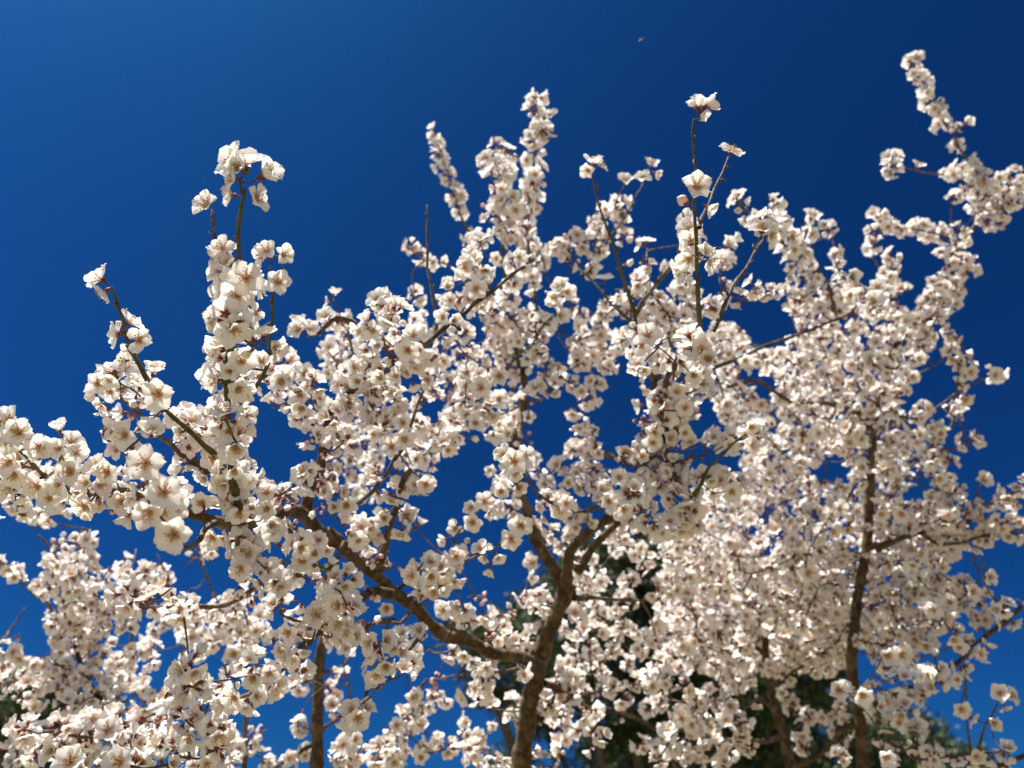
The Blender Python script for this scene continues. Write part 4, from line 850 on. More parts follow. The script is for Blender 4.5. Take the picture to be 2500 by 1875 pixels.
SKY = [
    (8, '490,150 600,110 800,150 830,290 700,370 600,350 530,250'), (8, '510,520 600,510 720,580 700,650 650,680 590,620 540,580'),
    (8, '1180,290 1300,310 1260,380'), (8, '1090,180 1180,190 1120,230'), (8, '1580,530 1760,480 1790,640 1700,710 1560,690 1460,750 1480,680 1570,640'),
    (8, '1010,1030 1120,1020 1180,1170 1040,1150 950,1140'), (8, '1540,1190 1620,1100 1620,1230 1560,1330'), (8, '640,1340 710,1350 700,1400 650,1390'), (8, '550,1460 610,1470 560,1490'),
    (8, '1420,1450 1440,1420 1440,1480'), (8, '640,1560 710,1560 690,1620 640,1610'), (9, '1560,1040 1620,950 1600,1020'), (8, '1750,1120 2212,1000 2212,1100 1980,1240 1900,1300 1880,1180'),
    (8, '1880,800 2212,600 2212,1100 2040,1080 1980,900'), (9, '1770,420 1860,400 2212,330 2212,620 2060,640 2020,560 1900,520'),
    (9, '1640,1250 1800,1200 1860,1150 2212,850 2212,1560 2000,1560 1780,1560 1700,1480 1640,1380'),
    (5, '1240,540 1420,440 1500,430 1430,520 1480,640 1380,760 1310,880 1290,780 1180,700 1220,600'),
    (5, '1630,470 1680,480 1830,610 1790,700 1730,760 1840,860 1720,810 1660,700 1630,600 1590,560'), (5, '1200,280 1330,200 1230,310 1200,330'), (5, '1330,30 1390,60 1440,190 1350,200 1320,130'),
    (5, '560,490 690,480 640,510 580,560'), (5, '680,850 740,770 840,720 930,760 940,870 970,940 860,1010 790,1100 800,1140 700,1180 640,1280 540,1400 430,1500 380,1500 400,1400 370,1320 480,1270 590,1220 600,1150 540,1090 540,1040 640,1000'),
    (5, '860,1420 930,1490 1000,1510 1100,1420 1150,1330 1200,1460 1340,1480 1370,1560 1330,1540 1260,1450 1160,1490 1140,1600 950,1640 860,1659 700,1640 820,1560'),
    (2, '1540,330 1600,230 1700,350 1770,380 1750,500 1780,560 1740,690 1640,640 1580,660 1540,500'), (2, '0,850 60,870 200,1010 330,1000 420,830 600,900 800,960 900,1080 760,1100 650,1180 600,1240 600,1020 470,920 420,1040 300,980 240,1130 240,1250 60,1120 0,1130'),
    (2, '1050,900 1150,900 1210,960 1100,1050 1150,1060 1080,1080 1150,1150 1000,1180 900,1100'), (2, '430,400 520,530 600,540 640,480 560,500 600,330 430,200 420,310'), (2, '1010,500 1060,480 1040,600 960,560'), (2, '1130,1150 1300,1130 1370,1160 1380,1300 1340,1360 1230,1350 1080,1300 1140,1200'),
    (2, '1360,1250 1430,1300 1330,1390'), (2, '1720,1290 1880,1300 1860,1420 1780,1380 1690,1370'), (2, '0,1230 90,1290 200,1360 220,1480 130,1560 60,1640 0,1560'), (3, '120,760 240,740 300,950 160,960 130,860'), (3, '840,760 900,740 880,860 820,880 720,960 640,1020 760,860 830,880'),
    (3, '990,830 1040,820 1060,1000 990,1060 970,1200 900,1170 960,1030 930,930 980,900'), (3, '1230,1000 1310,1010 1330,1120 1260,1140 1200,1060'), (3, '1520,1320 1700,1220 1800,1230 1740,1400 1780,1500 1700,1560 1640,1540 1620,1400'), (3, '1960,1000 2000,1000 1940,1200'), (3, '2110,920 2180,960 2160,1150 2100,1100'),
    (6, '150,950 200,960 210,1180 240,1290 260,1380 200,1420 150,1350 60,1200 130,1100'), (6, '440,1090 500,1120 480,1200 420,1250 380,1360 280,1450 220,1420 340,1200'), (6, '550,1040 640,980 680,1000 620,1120 560,1180 620,1200'), (6, '700,1060 790,1040 880,1100 860,1190 740,1230 670,1230 700,1150'), (6, '720,1320 790,1400 760,1470 700,1460 600,1460 580,1400 640,1300'),
    (6, '900,1300 1020,1340 940,1400 880,1440 860,1360'), (6, '1060,1340 1120,1420 1110,1600 1000,1560 980,1480'), (6, '1250,1470 1340,1420 1340,1560 1240,1480'), (6, '1480,1480 1560,1500 1500,1640 1430,1600'), (6, '540,880 640,900 720,970 640,980 560,930'), (6, '640,620 800,560 900,600 1160,700 1180,720 1060,710 920,700 820,660 700,640'), (6, '300,640 320,760 360,820 250,840 230,760'),
    (4, '880,1420 930,1400 940,1560 880,1600 900,1500'), (4, '1300,1180 1440,1130 1520,1180 1700,1220 1710,1300 1660,1260 1600,1380 1560,1300 1440,1250 1330,1220'), (4, '1380,1520 1440,1400 1480,1480'), (4, '1820,800 2090,860 2100,980 1980,1060 1900,1060 1840,900'), (4, '1660,1040 1720,1020 1760,1180 1700,1180'), (4, '1940,1140 2040,1120 1960,1200'),
    (4, '1290,1120 1380,1100 1400,1170 1290,1200'), (4, '650,830 860,850 780,920 640,990'), (4, '640,1130 780,1130 680,1180 640,1300 700,1290'), (4, '900,800 960,900 880,860'), (4, '1300,700 1400,900 1300,950 1290,840'), (4, '1700,560 1760,640 1740,680 1640,680'),
    (7, '730,1460 800,1380 730,1340 700,1200 560,1340 480,1400 560,1400 720,1440'), (7, '300,1050 440,1180 360,1280 290,1260'), (7, '500,1640 700,1560 820,1659 560,1659'), (7, '980,1160 1040,1200 1040,1400 980,1380 950,1280'), (7, '1140,1180 1220,1200 1220,1340 1330,1360 1280,1480 1150,1380'), (7, '1340,1220 1640,1230 1700,1290 1640,1400 1580,1500 1500,1400 1500,1280 1380,1240'),
    (7, '1540,1480 1600,1540 1500,1600 1480,1560'), (7, '1640,800 1740,900 1700,1010 1760,1060 1560,1060 1380,1020 1500,830'),
]

# single flowers that stand out (tree, zone, x, y, depth, facing right/up/viewer, scale, variant)
FLO = [
    ('A', 1, 1400, 235, .80, (-.5, .3, .55), 1.35, 0), ('A', 1, 1475, 235, .82, (.1, .8, .4), 1.35, 0), ('A', 1, 1430, 270, .79, (-.1, .1, .9), 1.0, 6), ('A', 1, 1590, 310, .80, (.9, .45, .2), 1.3, 6), ('A', 1, 1380, 430, .80, (-.95, .1, .25), 1.0, 1), ('A', 1, 1550, 450, .80, (.95, .2, .3), 1.0, 2), ('A', 1, 1400, 330, .79, (-.8, .2, .5), .95, 5),
    ('A', 1, 1235, 490, .86, (-.3, .35, .9), 1.0, 0), ('A', 1, 1600, 765, .90, (0, .35, .9), .95, 1), ('A', 1, 1705, 790, .90, (.75, .1, .6), .9, 5), ('A', 1, 1560, 800, .90, (-.5, -.2, .6), .8, 2), ('A', 1, 1670, 955, .88, (.35, 0, .9), .95, 2), ('A', 1, 1590, 740, .92, (-.1, 1, .1), .8, 7),
    ('A', 1, 1350, 810, .82, (-.3, -.1, 1), 1.0, 1), ('A', 1, 1475, 930, .77, (.05, .0, 1), 1.12, 4), ('A', 1, 1420, 1040, .78, (.0, -.1, 1), 1.1, 0), ('A', 1, 1310, 1000, .80, (-.85, 0, .5), 1.05, 5), ('A', 1, 1300, 900, .82, (-.9, .2, .1), .9, 3), ('A', 1, 1385, 1250, .78, (0, 0, 1), 1.12, 4), ('A', 1, 1330, 1130, .80, (-.8, .1, .5), .95, 7),
    ('A', 1, 1560, 970, .84, (.6, .1, -.3), 1.0, 2), ('A', 1, 1450, 1430, .84, (.3, .1, 1), 1.0, 2), ('A', 1, 1380, 1490, .84, (0, 0, 1), .8, 3), ('A', 1, 1570, 1430, .88, (.3, .2, 1), .95, 6), ('A', 1, 1290, 1550, .86, (-.6, -.2, .6), .95, 0), ('A', 1, 1430, 1600, .86, (.4, -.3, .8), 1.0, 5), ('A', 1, 1300, 1400, .86, (-.6, .3, .4), .9, 2), ('A', 1, 1540, 1140, .88, (.7, .2, .3), .8, 7),
    ('A', 1, 600, 930, .84, (-.75, .6, .15), 1.15, 1), ('A', 1, 620, 1020, .84, (-.7, -.6, .3), 1.1, 7), ('A', 1, 780, 1190, .86, (.6, .75, -.25), 1.0, 0), ('A', 1, 695, 1270, .85, (-.95, .05, .2), 1.0, 2), ('A', 1, 830, 1300, .83, (.15, .15, 1), 1.05, 7), ('A', 1, 740, 1430, .86, (-.6, -.2, .7), .75, 5), ('A', 1, 780, 1370, .88, (-.2, -.2, .5), .8, 1), ('A', 1, 920, 1490, .86, (.3, .9, .25), .95, 3),
    ('A', 2, 690, 60, .92, (-.1, .5, .8), 1.05, 0), ('A', 2, 590, 90, .93, (-.7, .2, .5), .95, 5), ('A', 2, 660, 140, .93, (0, -.3, .9), .85, 2), ('A', 2, 950, 150, .88, (.15, -.05, 1), 1.12, 2), ('A', 2, 800, 80, .93, (.4, .6, .3), .9, 1), ('A', 2, 740, 400, .88, (-.3, .1, .9), 1.15, 4), ('A', 2, 910, 380, .86, (.3, .75, .5), 1.1, 3), ('A', 2, 660, 380, .9, (-.9, .2, .2), .8, 7),
    ('A', 2, 868, 565, .74, (0, 0, 1), 1.12, 4), ('A', 2, 985, 740, .76, (.35, .2, .9), 1.18, 0), ('A', 2, 800, 770, .78, (-.75, .1, .6), 1.15, 7), ('A', 2, 890, 870, .74, (0, -.2, 1), 1.12, 1), ('A', 2, 1040, 1000, .73, (.05, -.05, 1), 1.14, 2), ('A', 2, 975, 860, .78, (.4, -.1, .6), 1.0, 6), ('A', 2, 1050, 780, .78, (.7, 0, .5), 1.0, 5),
    ('A', 2, 50, 310, .84, (-.1, .4, .8), 1.1, 0), ('A', 2, 110, 380, .83, (.3, .1, .9), 1.15, 5), ('A', 2, 60, 430, .84, (0, -.6, .6), 1.0, 6), ('A', 2, 0, 330, .84, (-.5, .1, .8), 1.1, 2),
    ('A', 2, 355, 360, .88, (.0, .95, .3), .85, 6), ('A', 2, 260, 450, .88, (-.8, .3, .3), .9, 1), ('A', 2, 350, 480, .88, (0, .1, 1), .85, 5), ('A', 2, 430, 440, .9, (.5, .4, .4), .9, 0), ('A', 2, 460, 500, .9, (.7, -.1, .5), .9, 2), ('A', 2, 1120, 240, .98, (.1, .8, .3), .75, 0), ('A', 2, 1120, 300, .98, (-.1, .4, .7), .85, 3),
    ('A', 2, 50, 560, .86, (0, -.1, 1), 1.1, 1), ('A', 2, 80, 640, .88, (.1, -.3, .9), 1.0, 2), ('A', 2, 215, 710, .88, (0, -.2, 1), 1.1, 4), ('A', 2, 420, 620, .88, (.1, .2, 1), 1.05, 0), ('A', 2, 350, 690, .88, (-.1, -.1, 1), 1.0, 3), ('A', 2, 640, 620, .90, (.1, 0, 1), 1.1, 5), ('A', 2, 500, 830, .9, (0, -.3, 1), 1.1, 4), ('A', 2, 730, 800, .9, (0, -.1, 1), 1.05, 1), ('A', 2, 60, 730, .9, (-.5, -.2, .8), 1, 7), ('A', 2, 580, 590, .9, (-.2, .5, .7), 1, 0),
    ('A', 2, 1280, 540, .96, (0, -.05, 1), 1.1, 2), ('A', 2, 1430, 620, .95, (0, 0, 1), 1.15, 4), ('A', 2, 1340, 690, .96, (-.2, -.2, .9), 1.1, 0), ('A', 2, 1500, 660, .97, (.4, -.3, .8), 1.0, 6), ('A', 2, 1390, 440, .96, (.1, .1, .9), .85, 8), ('A', 2, 1300, 390, .96, (-.2, .2, .9), 1.1, 5), ('A', 2, 1210, 810, .97, (.1, .1, 1), 1.05, 7), ('A', 2, 1370, 790, .98, (.3, .2, .9), 1.0, 1), ('A', 2, 1600, 840, 1.0, (0, .1, 1), .9, 2), ('A', 2, 1600, 740, 1.0, (0, .3, 1), .9, 0), ('A', 2, 1080, 600, 1.0, (-.6, .1, .7), 1, 3), ('A', 2, 1480, 280, .95, (.6, .2, .7), 1.05, 5), ('A', 2, 1160, 480, 1, (-.2, -.1, .9), .9, 3),
    ('A', 2, 1490, 1110, .95, (-.1, .3, .9), 1.1, 0), ('A', 2, 1440, 1200, .95, (-.3, 0, 1), 1.1, 4), ('A', 2, 1580, 1210, .94, (.1, 0, 1), 1.05, 8), ('A', 2, 1650, 1290, 1.0, (.3, -.3, .9), .95, 2), ('A', 2, 1820, 1150, 1.0, (0, 0, 1), 1.1, 3), ('A', 2, 1890, 1110, 1.02, (.2, .3, 1), 1.0, 3), ('A', 2, 1640, 970, 1.04, (0, 0, 1), 1.1, 0), ('A', 2, 1340, 1020, 1.05, (0, -.2, 1), .95, 6),
    ('A', 2, 820, 1400, 1.02, (-.5, .6, .5), 1.0, 3), ('A', 2, 1000, 1380, 1.02, (.3, .6, .3), 1.0, 6), ('A', 2, 1080, 1440, 1.02, (.1, -.2, .8), .9, 7), ('A', 2, 920, 1440, 1.03, (-.1, -.4, .5), .9, 8), ('A', 2, 820, 1450, 1.0, (-.6, -.4, .5), .95, 1),
    ('A', 2, 1960, 1300, 1.05, (0, .1, 1), 1.0, 5), ('A', 2, 2080, 1420, 1.08, (0, 0, 1), 1.1, 4), ('A', 2, 1800, 160, 1.08, (.1, 0, 1), 1.1, 3), ('A', 2, 1690, 80, 1.05, (0, 0, 1), 1.1, 3), ('A', 2, 1810, 240, 1.07, (0, -.2, 1), 1.1, 6), ('A', 2, 1810, 640, 1.06, (-.2, .1, 1), 1.05, 0), ('A', 2, 2080, 110, 1.2, (-.1, .1, 1), 1.05, 1), ('A', 2, 2150, 90, 1.2, (.2, 0, 1), 1.05, 2), ('A', 2, 1920, 430, 1.08, (.2, .3, 1), .85, 8), ('A', 2, 2080, 190, 1.2, (0, -.2, 1), 1.0, 4),
    ('A', 2, 2080, 820, 1.1, (.1, 0, 1), 1.05, 3), ('A', 2, 2010, 830, 1.1, (-.2, .1, 1), .85, 6), ('A', 2, 2150, 1030, 1.15, (.1, .1, 1), 1, 2),
    ('A', 3, 1080, 1120, .94, (0, 0, 1), 1.1, 0), ('A', 3, 1180, 1160, .95, (.4, -.1, .9), 1.05, 3), ('A', 3, 1520, 1120, .97, (.1, -.1, 1), 1.05, 6), ('A', 3, 1620, 1090, 1.0, (.4, 0, .9), 1.0, 1), ('A', 3, 1400, 1240, .97, (-.2, -.3, 1), 1.05, 2), ('A', 3, 1170, 1350, .93, (0, .1, 1), 1.05, 5), ('A', 3, 1250, 1400, .93, (.3, 0, .9), 1.05, 0), ('A', 3, 1140, 1480, .92, (0, -.2, 1), 1.1, 3), ('A', 3, 850, 1620, .95, (0, 0, 1), 1.05, 2), ('A', 3, 1310, 1440, .96, (.6, 0, .7), .9, 7), ('A', 3, 1760, 1000, 1.02, (0, -.3, 1), 1.05, 6), ('A', 3, 1690, 980, 1.0, (-.3, -.3, .8), 1.0, 4), ('A', 3, 1270, 1190, .97, (.2, .2, .9), .85, 8), ('A', 3, 420, 1620, .98, (.2, .6, .7), 1.3, 0), ('A', 3, 740, 1500, .97, (-.3, .2, .7), 1.0, 5),
    ('A', 3, 2030, 800, 1.08, (0, 0, 1), 1.0, 1), ('A', 3, 2080, 850, 1.08, (.2, -.3, 1), .95, 5), ('A', 3, 2160, 1350, 1.0, (.3, -.1, 1), 1.1, 6), ('A', 3, 2090, 1390, 1.0, (-.5, -.5, .6), 1.1, 3), ('A', 3, 2110, 1310, 1.02, (-.1, .6, .5), 1.05, 1), ('A', 3, 2200, 1300, 1.02, (.6, .7, .2), .9, 0),
    # middle singles
    ('A', 5, 1120, 800, 1.03, (-.05, .1, 1), 1.15, 0), ('A', 5, 1125, 865, 1.04, (0, -.4, .9), 1.1, 6), ('A', 5, 1190, 770, 1.06, (.6, .3, .6), 1.05, 2), ('A', 5, 1050, 760, 1.06, (-.5, .4, .7), 1.05, 7), ('A', 5, 1040, 980, 1.15, (.1, 0, 1), 1.0, 3), ('A', 5, 1150, 960, 1.15, (.3, -.2, .7), .95, 1), ('A', 5, 940, 1040, 1.2, (0, 0, 1), 1.0, 4), ('A', 5, 860, 1080, 1.22, (-.3, .1, .8), .95, 1), ('A', 5, 870, 1170, 1.2, (0, -.1, 1), 1.0, 2), ('A', 5, 970, 1110, 1.22, (.5, -.2, .5), .8, 0),
    ('A', 6, 765, 220, 1.22, (.1, .3, 1), 1.0, 7), ('A', 6, 700, 290, 1.22, (-.6, -.2, .7), .95, 6), ('A', 6, 770, 390, 1.1, (0, .1, 1), 1.05, 1), ('A', 6, 920, 340, 1.15, (-.2, .8, .5), 1.0, 2), ('A', 6, 825, 300, 1.2, (.4, .2, .5), .8, 8), ('A', 6, 1100, 285, 1.1, (0, -.1, 1), 1.05, 0), ('A', 6, 1160, 205, 1.08, (0, .15, 1), 1.1, 2), ('A', 6, 1020, 390, 1.18, (.3, -.5, .8), .95, 3), ('A', 6, 970, 470, 1.18, (-.2, -.8, .4), .9, 6), ('A', 6, 1250, 195, 1.15, (.8, .5, -.2), .9, 1), ('A', 6, 940, 400, 1.2, (-.3, -.3, .5), .75, 5), ('A', 6, 760, 540, 1.25, (.1, -.3, 1), .95, 3),
    ('A', 6, 620, 510, 1.15, (.2, 0, 1), 1.1, 3), ('A', 6, 680, 580, 1.17, (.5, -.4, .7), .95, 8), ('A', 6, 620, 420, 1.15, (.1, .7, .6), 1.0, 0), ('A', 6, 520, 460, 1.16, (-.6, .3, .7), 1.0, 5), ('A', 6, 355, 700, 1.15, (0, 0, 1), .98, 3), ('A', 6, 350, 1050, .99, (0, 0, 1), 1.0, 6), ('A', 6, 300, 1100, 1.0, (-.2, -.5, .8), 1.0, 1), ('A', 6, 330, 1000, 1.0, (.1, .3, .9), .9, 8), ('A', 6, 180, 1360, .98, (.3, 0, 1), 1.05, 0),
    ('A', 6, 100, 800, 1.08, (0, 0, 1), 1.0, 4), ('A', 6, 60, 780, 1.08, (0, 0, 1), 1.0, 2), ('A', 6, 115, 690, 1.1, (.2, 0, 1), 1.1, 1), ('A', 6, 240, 870, 1.12, (.2, -.2, 1), .95, 6), ('A', 6, 190, 300, 1.18, (0, -.1, 1), 1.05, 2), ('A', 6, 340, 160, 1.15, (0, 0, 1), 1.0, 3), ('A', 6, 470, 140, 1.16, (.3, -.1, .9), 1.1, 6), ('A', 6, 240, 380, 1.2, (0, .5, .6), .8, 3), ('A', 6, 820, 990, 1.3, (0, -.2, 1), .9, 5), ('A', 6, 950, 1060, 1.3, (0, 0, 1), .95, 0),
    ('A', 6, 1020, 900, 1.28, (.3, 0, 1), .8, 5), ('A', 6, 1180, 1100, 1.35, (.2, -.1, 1), .95, 2), ('A', 5, 1030, 290, 1.2, (0, .1, 1), 1.05, 0), ('A', 5, 920, 360, 1.2, (.1, .2, 1), 1.15, 4), ('A', 5, 835, 270, 1.25, (-.1, .2, 1), 1.1, 7), ('A', 5, 450, 570, 1.15, (-.2, .2, 1), 1.05, 5), ('A', 5, 380, 710, 1.12, (-.1, .1, 1), 1.1, 0), ('A', 5, 460, 670, 1.14, (.2, 0, 1), 1.05, 2), ('A', 5, 180, 320, 1.15, (0, 0, 1), 1.05, 3), ('A', 5, 315, 300, 1.15, (0, 0, 1), 1.05, 6), ('A', 5, 130, 450, 1.15, (0, -.1, 1), 1.1, 3), ('A', 5, 470, 150, 1.2, (0, -.1, 1), 1.05, 4), ('A', 5, 480, 270, 1.2, (0, 0, 1), .95, 6), ('A', 5, 490, 200, 1.2, (0, 0, 1), .95, 3),
    ('A', 5, 590, 940, 1.15, (0, 0, 1), 1.05, 1), ('A', 5, 460, 960, 1.17, (0, 0, 1), 1.05, 2), ('A', 5, 830, 520, 1.3, (0, -.1, 1), 1.0, 3), ('A', 5, 530, 790, 1.3, (0, -.1, 1), 1.0, 2),
    ('A', 5, 1430, 1050, 1.18, (0, .1, 1), 1.0, 1), ('A', 5, 1690, 1040, 1.27, (0, 0, 1), 1.0, 0), ('A', 5, 1580, 1170, 1.38, (.3, -.1, 1), .95, 6), ('A', 5, 1490, 1200, 1.38, (-.3, -.1, 1), .95, 3), ('A', 5, 1885, 770, 1.25, (.1, 0, 1), 1.0, 3), ('A', 5, 1960, 630, 1.25, (0, 0, 1), 1.0, 4), ('A', 5, 1850, 710, 1.25, (-.4, .4, .7), .95, 8), ('A', 5, 2150, 1070, 1.24, (0, .2, 1), 1.1, 3), ('A', 5, 2150, 1160, 1.24, (0, -.3, 1), 1.05, 6), ('A', 5, 1950, 690, 1.25, (0, -.2, 1), 1, 2), ('A', 5, 1750, 900, 1.3, (-.2, .3, 1), 1, 0),
    ('A', 8, 280, 380, .97, (.0, 0, 1), 1.15, 0), ('A', 8, 230, 320, .99, (-.5, .6, .6), 1.0, 2), ('A', 8, 330, 330, 1.0, (.4, .6, .5), 1.0, 5), ('A', 8, 575, 840, 1.1, (0, -.1, 1), 1.0, 6), ('A', 8, 130, 630, 1.15, (0, .3, 1), 1.05, 1), ('A', 8, 230, 530, 1.1, (0, -.2, 1), 1.1, 3), ('A', 8, 460, 1230, 1.2, (.1, -.1, 1), 1.05, 2), ('A', 8, 390, 1160, 1.22, (-.4, .3, .8), 1.0, 0), ('A', 8, 520, 1160, 1.22, (.5, .4, .5), 1.0, 5),
    ('A', 4, 760, 1430, 1.2, (.4, -.2, .9), 1.1, 3), ('A', 4, 690, 1410, 1.2, (-.4, .1, .9), 1.0, 5), ('A', 4, 890, 1240, 1.25, (0, -.1, 1), 1.15, 4), ('A', 4, 930, 1130, 1.27, (.2, .2, 1), 1.1, 7), ('A', 4, 735, 1310, 1.25, (-.3, .1, 1), 1.0, 1), ('A', 4, 720, 1220, 1.28, (-.7, .3, .4), .95, 3), ('A', 4, 810, 1170, 1.3, (-.2, .5, .8), 1.0, 0), ('A', 4, 1150, 1050, 1.3, (.3, .3, .9), 1.0, 5), ('A', 4, 1010, 1060, 1.35, (-.3, 0, 1), .8, 2), ('A', 4, 480, 1610, 1.1, (0, -.1, 1), 1.15, 2), ('A', 4, 270, 1490, 1.1, (-.2, 0, 1), 1.1, 7), ('A', 4, 370, 1430, 1.12, (.3, 0, .8), 1.05, 1), ('A', 4, 390, 1350, 1.12, (.6, .7, .2), 1.0, 0), ('A', 4, 250, 1385, 1.12, (-1, .1, .1), .6, 8), ('A', 4, 510, 1520, 1.15, (.2, .4, .9), 1.05, 0),
    ('A', 4, 920, 940, 1.35, (.1, .8, .4), 1.1, 0), ('A', 4, 970, 530, 1.45, (-.6, .5, .3), 1.1, 0), ('A', 4, 1060, 530, 1.45, (.5, .5, .4), 1.1, 2), ('A', 4, 1040, 640, 1.45, (.2, -.1, .8), 1.0, 5), ('A', 4, 1110, 690, 1.45, (.3, .3, .9), 1.1, 1), ('A', 4, 1130, 770, 1.45, (.1, 0, 1), 1.1, 4),
    ('A', 4, 1590, 480, 1.25, (.1, .85, .4), 1.15, 0), ('A', 4, 1640, 490, 1.25, (.8, .4, .3), 1.0, 2), ('A', 4, 1560, 530, 1.25, (-.5, -.4, .6), .95, 5), ('A', 4, 1780, 590, 1.5, (.1, .6, .7), 1.15, 0), ('A', 4, 1890, 570, 1.5, (-.2, .6, .7), 1.1, 2), ('A', 4, 1940, 490, 1.5, (.2, .6, .6), 1.15, 1), ('A', 4, 1970, 550, 1.5, (.7, -.4, .3), 1.0, 6), ('A', 4, 1910, 950, 1.4, (.1, .9, .2), 1.15, 2), ('A', 4, 1870, 980, 1.4, (-.8, .2, .1), 1.0, 7), ('A', 4, 1665, 1180, 1.4, (0, .95, .3), 1.0, 0), ('A', 4, 1940, 1090, 1.4, (.3, .6, .4), .8, 0),
    ('A', 4, 40, 1270, 1.3, (.2, .9, .3), .9, 3), ('A', 4, 0, 1320, 1.3, (-.8, .1, .2), .8, 1), ('A', 4, 140, 1470, 1.3, (.5, .8, .3), 1.0, 0), ('A', 1, 1790, 1240, 1.2, (-.4, .3, .8), 1.15, 0), ('A', 1, 1860, 1230, 1.2, (.5, .5, .4), 1.15, 2), ('A', 1, 1790, 1180, 1.22, (-.1, .9, .3), .95, 5), ('A', 4, 1920, 1520, 1.12, (0, .3, 1), 1.2, 0), ('A', 4, 1880, 1580, 1.12, (-.4, -.1, 1), 1.1, 7), ('A', 4, 1400, 1230, 1.25, (-.3, .5, .8), 1.1, 0), ('A', 4, 1440, 1260, 1.25, (.4, .1, .8), 1.05, 2), ('A', 4, 1360, 1290, 1.25, (-.2, -.5, .7), 1, 5),
    # tall shoot
    ('A', 7, 265, 390, .95, (.2, .9, .3), 1.1, 3), ('A', 7, 320, 390, .95, (.85, .4, .2), 1.1, 6), ('A', 7, 240, 390, .96, (-.6, .8, .1), .9, 9), ('A', 7, 280, 440, .95, (.4, -.3, .3), .7, 3), ('A', 7, 248, 870, .92, (.05, .05, 1), 1.12, 0), ('A', 7, 165, 955, .94, (-.9, .3, .3), 1.35, 10), ('A', 7, 320, 1000, .95, (.8, -.5, .2), .9, 3), ('A', 7, 330, 1320, .95, (.7, -.2, .5), 1.1, 2), ('A', 7, 290, 1270, .95, (.2, .3, .5), .9, 3), ('A', 7, 460, 655, 1.08, (.3, .7, .6), 1.15, 4),
    ('A', 7, 200, 1120, 1.02, (-.4, .3, .6), 1.0, 0), ('A', 7, 260, 1150, 1.02, (.7, .3, .2), 1.0, 1), ('A', 7, 200, 1310, 1.0, (-.4, -.4, .8), 1.1, 2), ('A', 7, 210, 1200, 1.0, (-.3, -.1, .8), 1.1, 5), ('A', 7, 440, 1220, 1.4, (.4, .3, .6), 1.1, 0), ('A', 7, 410, 1320, 1.4, (-.1, .4, .7), 1.1, 3),
    ('A', 7, 640, 1130, 1.12, (-.1, .6, .6), 1.15, 0), ('A', 7, 700, 1170, 1.12, (.5, -.1, .6), 1.1, 2), ('A', 7, 620, 1090, 1.14, (-.6, .7, .1), 1.1, 7), ('A', 7, 720, 1090, 1.15, (.3, .8, .2), 1.1, 3), ('A', 7, 760, 1150, 1.15, (.9, .3, .2), 1.05, 1),
    # right tree singles
    ('C', 7, 1545, 115, 1.78, (.1, .5, .7), 1.25, 0), ('C', 7, 1400, 690, 1.72, (-.7, .3, .5), 1.15, 1), ('C', 7, 1450, 680, 1.72, (.5, .7, .2), 1.0, 0), ('C', 7, 1400, 780, 1.72, (-.3, -.8, .3), 1.0, 2), ('C', 7, 1790, 800, 1.74, (-.2, 0, 1), 1.2, 4), ('C', 7, 940, 1050, 1.62, (.1, .6, .6), 1.3, 0), ('C', 7, 1040, 1120, 1.68, (0, .8, .4), 1.2, 3), ('C', 7, 715, 970, 1.62, (.3, .4, .7), 1.0, 1), ('C', 7, 1180, 1410, 1.55, (.1, 0, 1), 1.25, 3), ('C', 8, 2045, 530, 1.68, (.1, 0, 1), 1.25, 4), ('C', 8, 1970, 1160, 1.62, (.1, .4, .8), 1.25, 0), ('C', 9, 2010, 515, 1.56, (.3, .2, .9), 1.1, 2),
    ('C', 9, 1840, 1310, 1.45, (0, 0, 1), 1.15, 2), ('C', 9, 1900, 1370, 1.45, (.6, -.5, .5), 1.1, 5), ('C', 9, 2070, 1210, 1.42, (-.5, .3, .6), 1.1, 0), ('C', 9, 2140, 1225, 1.42, (.5, .4, .6), 1.15, 2), ('C', 9, 2100, 1300, 1.42, (.2, -.6, .6), .9, 7), ('C', 9, 2030, 1390, 1.42, (0, .2, 1), 1.05, 3), ('C', 9, 2110, 1545, 1.38, (0, .9, .4), 1.25, 3), ('C', 9, 1820, 930, 1.5, (0, .2, 1), 1.2, 5), ('C', 9, 1950, 970, 1.5, (.2, 0, .8), 1.0, 1), ('C', 9, 1390, 980, 1.5, (0, 0, 1), 1.5, 3), ('C', 9, 1480, 980, 1.5, (.1, .1, 1), 1.5, 2), ('C', 9, 920, 490, 1.6, (0, 0, 1), 1.5, 4), ('C', 9, 1240, 1220, 1.4, (0, 0, 1), 1.5, 3), ('C', 9, 1100, 1190, 1.45, (0, .3, 1), 1.3, 0), ('C', 9, 1380, 1590, 1.4, (0, 0, 1), 1.4, 3), ('C', 8, 1110, 1330, 1.5, (.2, 0, 1), 1.2, 4), ('C', 8, 1300, 90, 1.3, (0, .4, .8), 1.4, 3),
]
